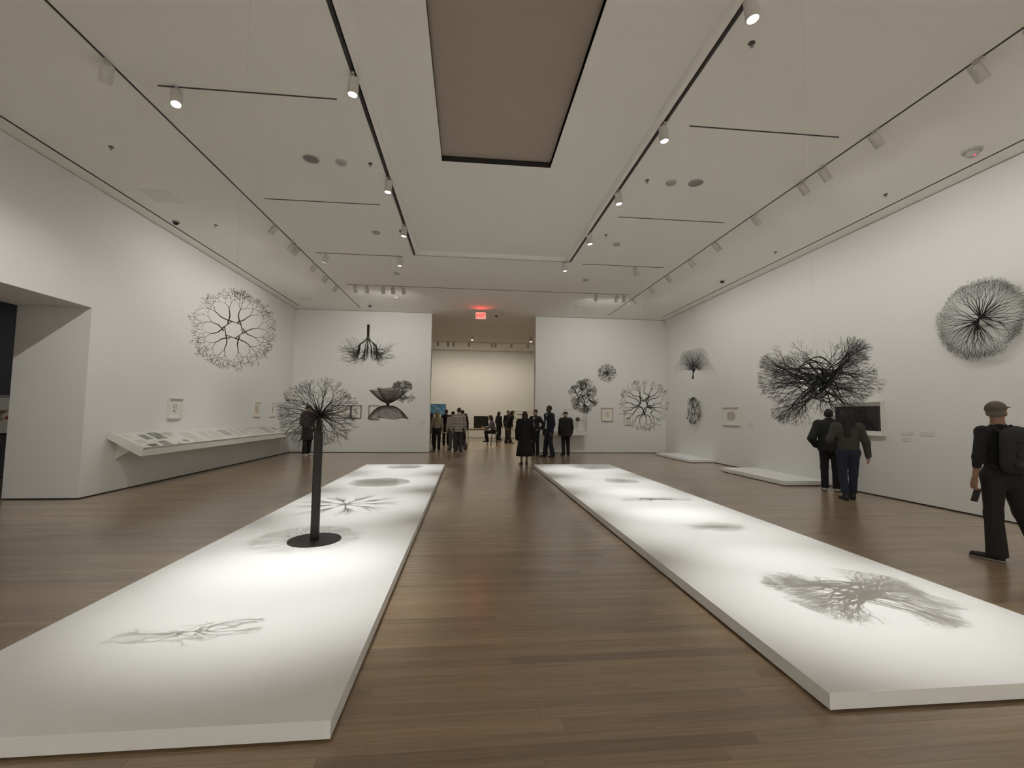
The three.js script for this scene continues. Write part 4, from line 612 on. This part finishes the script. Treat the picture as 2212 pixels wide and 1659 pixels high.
  if (hair === 'full') hp.push([0.055, 0.02, -0.02, 0.085, -0.22, -0.05, 0.065, 0.06], [-0.055, 0.02, -0.02, -0.085, -0.22, -0.05, 0.065, 0.06], [0, 0.0, -0.06, 0, -0.36, -0.1, 0.09, 0.075]);
  if (hair !== 'none') put('hair', hp, 0.025, (x, y, z, r) => Math.max(r, Math.min(N(y, z) - 0.014, 0.105 - Math.abs(x) - (z < 0.02 ? 0.2 : 0))), hc);
  if (s.hat === 'cap') { put('cap_crown', [{ e: [0, 0.04, -0.012], r: [0.09, 0.088, 0.108] }], 0.01, (x, y, z, r) => Math.max(r, 0.03 - y + z * 0.15), s.hatColor); put('cap_brim', [{ e: [0, 0.048, 0.115], r: [0.075, 0.012, 0.075] }], 0.01, null, s.hatColor); }
  if (s.hat === 'hat') { put('hat_crown', [[0, 0.05, -0.01, 0, 0.1, -0.01, 0.088, 0.075]], 0.01, (x, y, z, r) => Math.max(r, 0.045 - y, y - 0.135), s.hatColor); put('hat_brim', [{ e: [0, 0.055, -0.005], r: [0.13, 0.012, 0.145] }], 0.01, null, s.hatColor); }
  return { g, J, k };
}
const BLK = [0.009, 0.009, 0.01], NAVY = [0.009, 0.011, 0.022], DENIM = [0.014, 0.02, 0.038], AWAY = Math.PI;
const at = (px, py) => { const p = onY(px, py, 0); return [p.x, p.z]; };
// man with rucksack
const man = makePerson({ label: 'man in black with cap, dark rucksack and phone walking past the right wall', at: [5.93, -4.5], h: 1.75, turn: AWAY - 0.12, cell: 0.0125, build: 1.04, skin: 'mid', headTurn: -1.15, nod: -0.08, hat: 'cap', hatColor: [0.1, 0.075, 0.06], hairColor: [0.16, 0.14, 0.12], curl: 0.75,
  pose: { hiL: [0.09, 0.92, 0], knL: [0.115, 0.5, 0.0], anL: [0.12, 0.075, -0.02], knR: [-0.22, 0.52, 0.02], anR: [-0.36, 0.075, -0.05], elL: [0.275, 1.13, -0.03], wrL: [0.275, 0.89, 0.02], elR: [-0.26, 1.13, -0.02] },
  top: { c: BLK, loose: 0.013, sleeve: 0.4, hem: 0.93, name: 'sweater' }, bottom: { c: [0.016, 0.014, 0.013], loose: 0.026, flare: 0.03, hem: 0.05 }, shoes: { c: BLK, sole: [0.3, 0.28, 0.26] }, toe: 0.1 });
{
  const a = AWAY - 0.12, g = thing('backpack', 'dark grey rucksack on the back of the man in black', 'backpack', [5.93, 0.98, -4.5], a);
  const bm = cloth([0.022, 0.023, 0.022]), sackGeo = solid([[-0.06, 0.1, -0.2, -0.05, 0.37, -0.19, 0.13, 0.12, 1.3], [0.06, 0.1, -0.2, 0.05, 0.37, -0.19, 0.13, 0.12, 1.3]], 0.05, 0.0125, (x, y, z, r) => Math.max(r, -0.005 - y)); part('sack', sackGeo, bm, g);
  part('front_pocket', solid([[-0.09, 0.08, -0.29, 0.09, 0.08, -0.29, 0.06, 0.06, 1.6], [-0.08, 0.2, -0.29, 0.08, 0.2, -0.29, 0.05, 0.05, 1.6]], 0.04, 0.01), bm, g);
  part('zip_band', solid([[-0.1, 0.33, -0.285, 0.1, 0.33, -0.285, 0.012, 0.012]], 0.01, 0.006), cloth(BLK), g); part('lid', solid([[-0.07, 0.41, -0.2, 0.07, 0.41, -0.2, 0.075, 0.075, 1.2]], 0.03, 0.0125), bm, g);
  for (const s of [-1, 1]) part('strap', solid([[s * 0.1, 0.42, -0.12, s * 0.11, 0.49, -0.02, 0.02, 0.02], [s * 0.11, 0.49, -0.02, s * 0.11, 0.4, 0.12, 0.02, 0.02], [s * 0.11, 0.4, 0.12, s * 0.13, 0.1, 0.13, 0.02, 0.018], [s * 0.13, 0.1, 0.13, s * 0.16, 0.05, -0.1, 0.018, 0.015]], 0.02, 0.01), cloth(BLK), g);
  const J = man.J.wrL, p = V(J[0] * man.k, J[1] * man.k, J[2] * man.k).applyAxisAngle(V(0, 1, 0), a).add(V(5.93, 0, -4.5)), ph = thing('phone', 'black phone held in the left hand of the man with the rucksack', 'phone', [p.x + 0.028, p.y - 0.185, p.z - 0.02], a); ph.rotation.z = 0.35;
  part('phone_body', rbox(0.014, 0.155, 0.075, 0.005), cloth(BLK, 0.4), ph); part('screen', rbox(0.002, 0.145, 0.068, 0.001), mat(lin(0.01, 0.01, 0.012), 0.15), ph).position.x = 0.0075;
}
// couple
makePerson({ label: 'man in a dark puffy jacket and pale shoes stooping toward the near-black print', at: at(1795, 1061), h: 1.74, turn: AWAY - 0.75, cell: 0.014, lean: 0.2, hairColor: BLK, build: 1.06, pose: { elL: [0.3, 1.1, -0.14], wrL: [0.24, 0.96, -0.02] }, top: { c: [0.008, 0.009, 0.008], loose: 0.05, hem: 0.84 }, bottom: { c: [0.008, 0.008, 0.009], loose: 0.022 }, shoes: { c: [0.5, 0.47, 0.42], sole: [0.1, 0.09, 0.08] } });
makePerson({ label: 'long-haired woman in grey sweater, jeans and black boots before the near-black print', at: at(1836, 1080), h: 1.7, turn: AWAY - 0.45, cell: 0.014, hair: 'full', hairColor: [0.008, 0.007, 0.007], headTurn: -0.3, build: 1.08, pose: { elL: [0.3, 1.16, -0.02], wrL: [0.2, 1.2, 0.18], elR: [-0.29, 1.12, -0.02], wrR: [-0.33, 0.86, 0.02], knR: [-0.08, 0.5, 0.02], anR: [-0.06, 0.075, 0.05], anL: [0.08, 0.075, -0.06] }, top: { c: [0.045, 0.043, 0.038], loose: 0.035, hem: 0.97, name: 'sweater' }, bottom: { c: DENIM, loose: 0.022, hem: 0.12 }, shoes: { c: BLK, boot: true } });
// group before the opening
makePerson({ label: 'woman in a long black coat seen from behind in front of the tall opening', at: at(1133, 1005), h: 1.62, turn: AWAY, cell: 0.016, hair: 'bob', hairColor: [0.035, 0.014, 0.012], pose: { anL: [0.1, 0.075, -0.02], anR: [-0.08, 0.075, 0.1], knR: [-0.09, 0.5, 0.06] }, top: { c: [0.004, 0.004, 0.005], loose: 0.05, hem: 0.3, flare: 0.24, name: 'coat' }, bottom: { type: 'none' }, skin: 'mid', shoes: { c: [0.05, 0.03, 0.025], sole: [0.3, 0.3, 0.28] } });
makePerson({ label: 'man in black jacket and white shirt, hand on hip, facing the long-coated woman', at: at(1156, 983), h: 1.72, turn: -0.75, cell: 0.018, pose: { elL: [0.36, 1.15, -0.1], wrL: [0.2, 1.0, 0.04] }, skin: 'mid', top: { c: BLK, loose: 0.03, hem: 0.8, shirt: true }, bottom: { c: BLK } });
makePerson({ label: 'tall man in a navy suit and white shirt standing in profile before the wall shelf', at: at(1186, 987), h: 1.86, turn: -1.2, cell: 0.016, skin: 'dark', hairColor: BLK, headTurn: -0.15, pose: { anL: [0.1, 0.075, -0.08], anR: [-0.1, 0.075, 0.1], knR: [-0.1, 0.5, 0.06] }, top: { c: NAVY, loose: 0.032, hem: 0.78, shirt: true, name: 'suit_jacket' }, bottom: { c: NAVY, loose: 0.026, flare: 0.026 } });
makePerson({ label: 'man in a dark hooded parka and cap seen from behind at the acrylic box', at: at(1222, 984), h: 1.64, turn: AWAY + 0.15, cell: 0.018, hairColor: [0.4, 0.38, 0.36], hat: 'cap', hatColor: [0.01, 0.012, 0.01], headTurn: 0.4, nod: 0.2, build: 1.12, top: { c: [0.012, 0.011, 0.009], loose: 0.055, hem: 0.78, flare: 0.17, hood: true, name: 'parka' }, bottom: { c: BLK } });
makePerson({ label: 'man in a dark coat, brimmed hat and pale shoes behind the wire tree', at: at(662, 984), h: 1.76, turn: 1.1, cell: 0.018, hat: 'hat', hatColor: BLK, pose: { elR: [-0.3, 1.14, 0.05], wrR: [-0.16, 1.02, 0.22], anL: [0.13, 0.075, -0.05], anR: [-0.14, 0.075, 0.02] }, top: { c: [0.014, 0.013, 0.012], loose: 0.05, hem: 0.55, flare: 0.17, name: 'coat' }, bottom: { c: BLK }, shoes: { c: [0.5, 0.48, 0.45], sole: [0.5, 0.48, 0.45] } });
// visitors in the next gallery
makePerson({ label: 'blonde woman in a beige top and black trousers beside the left edge of the opening', at: at(943, 972), h: 1.6, turn: AWAY, hair: 'long', hairColor: [0.3, 0.21, 0.1], top: { c: [0.3, 0.25, 0.2], loose: 0.022, hem: 0.92, name: 'sweater' }, bottom: { c: BLK } });
makePerson({ label: 'dark haired woman half hidden by the left edge of the opening', at: at(931, 963), h: 1.56, turn: AWAY + 0.2, hair: 'long', hairColor: [0.02, 0.012, 0.01], top: { c: [0.03, 0.02, 0.02], hem: 0.85 }, bottom: { c: BLK } });
makePerson({ label: 'man in a black jacket facing the blue landscape print', at: at(963, 961), h: 1.72, turn: AWAY, hairColor: [0.02, 0.014, 0.012], build: 1.1, top: { c: [0.006, 0.006, 0.008], loose: 0.03, hem: 0.8 }, bottom: { c: [0.01, 0.011, 0.014] } });
makePerson({ label: 'person in a pale grey sweatshirt and grey jeans left of the man in plaid', at: at(977, 972), h: 1.62, turn: AWAY + 0.3, headTurn: 0.3, top: { c: [0.32, 0.28, 0.24], loose: 0.04, hem: 0.88, name: 'sweatshirt' }, bottom: { c: [0.06, 0.065, 0.07], loose: 0.03 } });
makePerson({ label: 'tall man in a grey and white plaid shirt and dark jeans, seen from behind', at: at(990, 978), h: 1.76, turn: AWAY - 0.15, headTilt: 0.1, hairColor: [0.05, 0.03, 0.022], build: 1.05, pose: { knL: [0.1, 0.5, 0.03], anL: [0.12, 0.075, 0.08], anR: [-0.1, 0.075, -0.08] }, top: { c: [0.3, 0.28, 0.27], loose: 0.035, hem: 0.82, name: 'plaid_shirt', pattern: (x, y, z) => { const p = (((y * 9) % 1 + 1) % 1 < 0.35 ? 0.55 : 1) * ((((x + z) * 10) % 1 + 1) % 1 < 0.3 ? 0.65 : 1); return [0.36 * p, 0.32 * p, 0.3 * p]; } }, bottom: { c: [0.03, 0.034, 0.04], loose: 0.028 }, shoes: { c: [0.03, 0.03, 0.03], sole: [0.5, 0.48, 0.44] } });
makePerson({ label: 'dark haired person hidden behind the man in plaid', at: at(998, 966), h: 1.69, turn: AWAY, hairColor: [0.014, 0.01, 0.009], top: { c: [0.012, 0.01, 0.011], hem: 0.85 }, bottom: { c: [0.012, 0.006, 0.008] } });
makePerson({ label: 'dark haired person bending forward beyond the man in plaid', at: at(988, 962), h: 1.66, turn: 1.35, lean: 0.62, nod: 0.2, hairColor: [0.014, 0.01, 0.01], skin: 'mid', top: { c: [0.02, 0.018, 0.02], hem: 0.85 }, bottom: { c: BLK } });
makePerson({ label: 'person in a lilac grey shirt seated on a stool at the wooden table', at: [1.28, -21.75], h: 1.72, turn: -1.5, lean: 0.22, nod: 0.25, hairColor: [0.012, 0.01, 0.01], hair: 'bob', pose: { pelvis: [0, 0.72, 0], hiL: [0.09, 0.69, 0], hiR: [-0.09, 0.69, 0], knL: [0.11, 0.66, 0.42], knR: [-0.11, 0.66, 0.4], anL: [0.11, 0.26, 0.36], anR: [-0.11, 0.26, 0.3], chest: [0, 1.06, 0.09], neck: [0, 1.21, 0.14], head: [0, 1.37, 0.19], shL: [0.185, 1.15, 0.11], shR: [-0.185, 1.15, 0.11], elL: [0.24, 0.9, 0.24], elR: [-0.24, 0.9, 0.24], wrL: [0.15, 0.88, 0.47], wrR: [-0.15, 0.88, 0.47] }, top: { c: [0.13, 0.115, 0.14], hem: 0.68, name: 'shirt' }, bottom: { c: BLK, hem: 0.22 } });
makePerson({ label: 'woman with long dark hair standing by the cream wall right of the table', at: at(1077, 951), h: 1.66, turn: 2.2, hair: 'long', top: { c: [0.012, 0.01, 0.012], hem: 0.86, shirt: true }, bottom: { c: [0.03, 0.026, 0.028] } });
makePerson({ label: 'dark haired person in black bending over with a bulky bag, right of the table', at: at(1099, 958), h: 1.74, turn: 1.2, lean: 0.28, hair: 'full', nod: 0.3, pose: { anL: [0.1, 0.075, -0.2], knL: [0.1, 0.5, -0.06], anR: [-0.1, 0.075, 0.14] }, top: { c: [0.008, 0.007, 0.01], loose: 0.05, hem: 0.85 }, bottom: { c: [0.03, 0.026, 0.024], loose: 0.03 }, shoes: { c: BLK, sole: [0.4, 0.38, 0.36] } });
makePerson({ label: 'person mostly hidden behind the bending person in black', at: at(1097, 955), h: 1.72, turn: 0.4, hairColor: [0.012, 0.01, 0.01], top: { c: [0.015, 0.014, 0.016], hem: 0.85 }, bottom: { c: BLK } });
{ const p = onY(1004, 972, 0), g = thing('handbag', 'grey and maroon bag on the floor beside the man in plaid', 'bag', [p.x + 0.02, 0, p.z]); part('bag_body', solid([[0, 0.1, 0, 0, 0.24, 0, 0.1, 0.07, 1.5]], 0.02, 0.012, (x, y, z, r) => Math.max(r, -y)), cloth([0.09, 0.06, 0.06]), g); const h = part('handle', new THREE.TorusGeometry(0.055, 0.009, 6, 20), cloth([0.2, 0.1, 0.11]), g); h.position.y = 0.33; }

renderer.render(scene, camera);
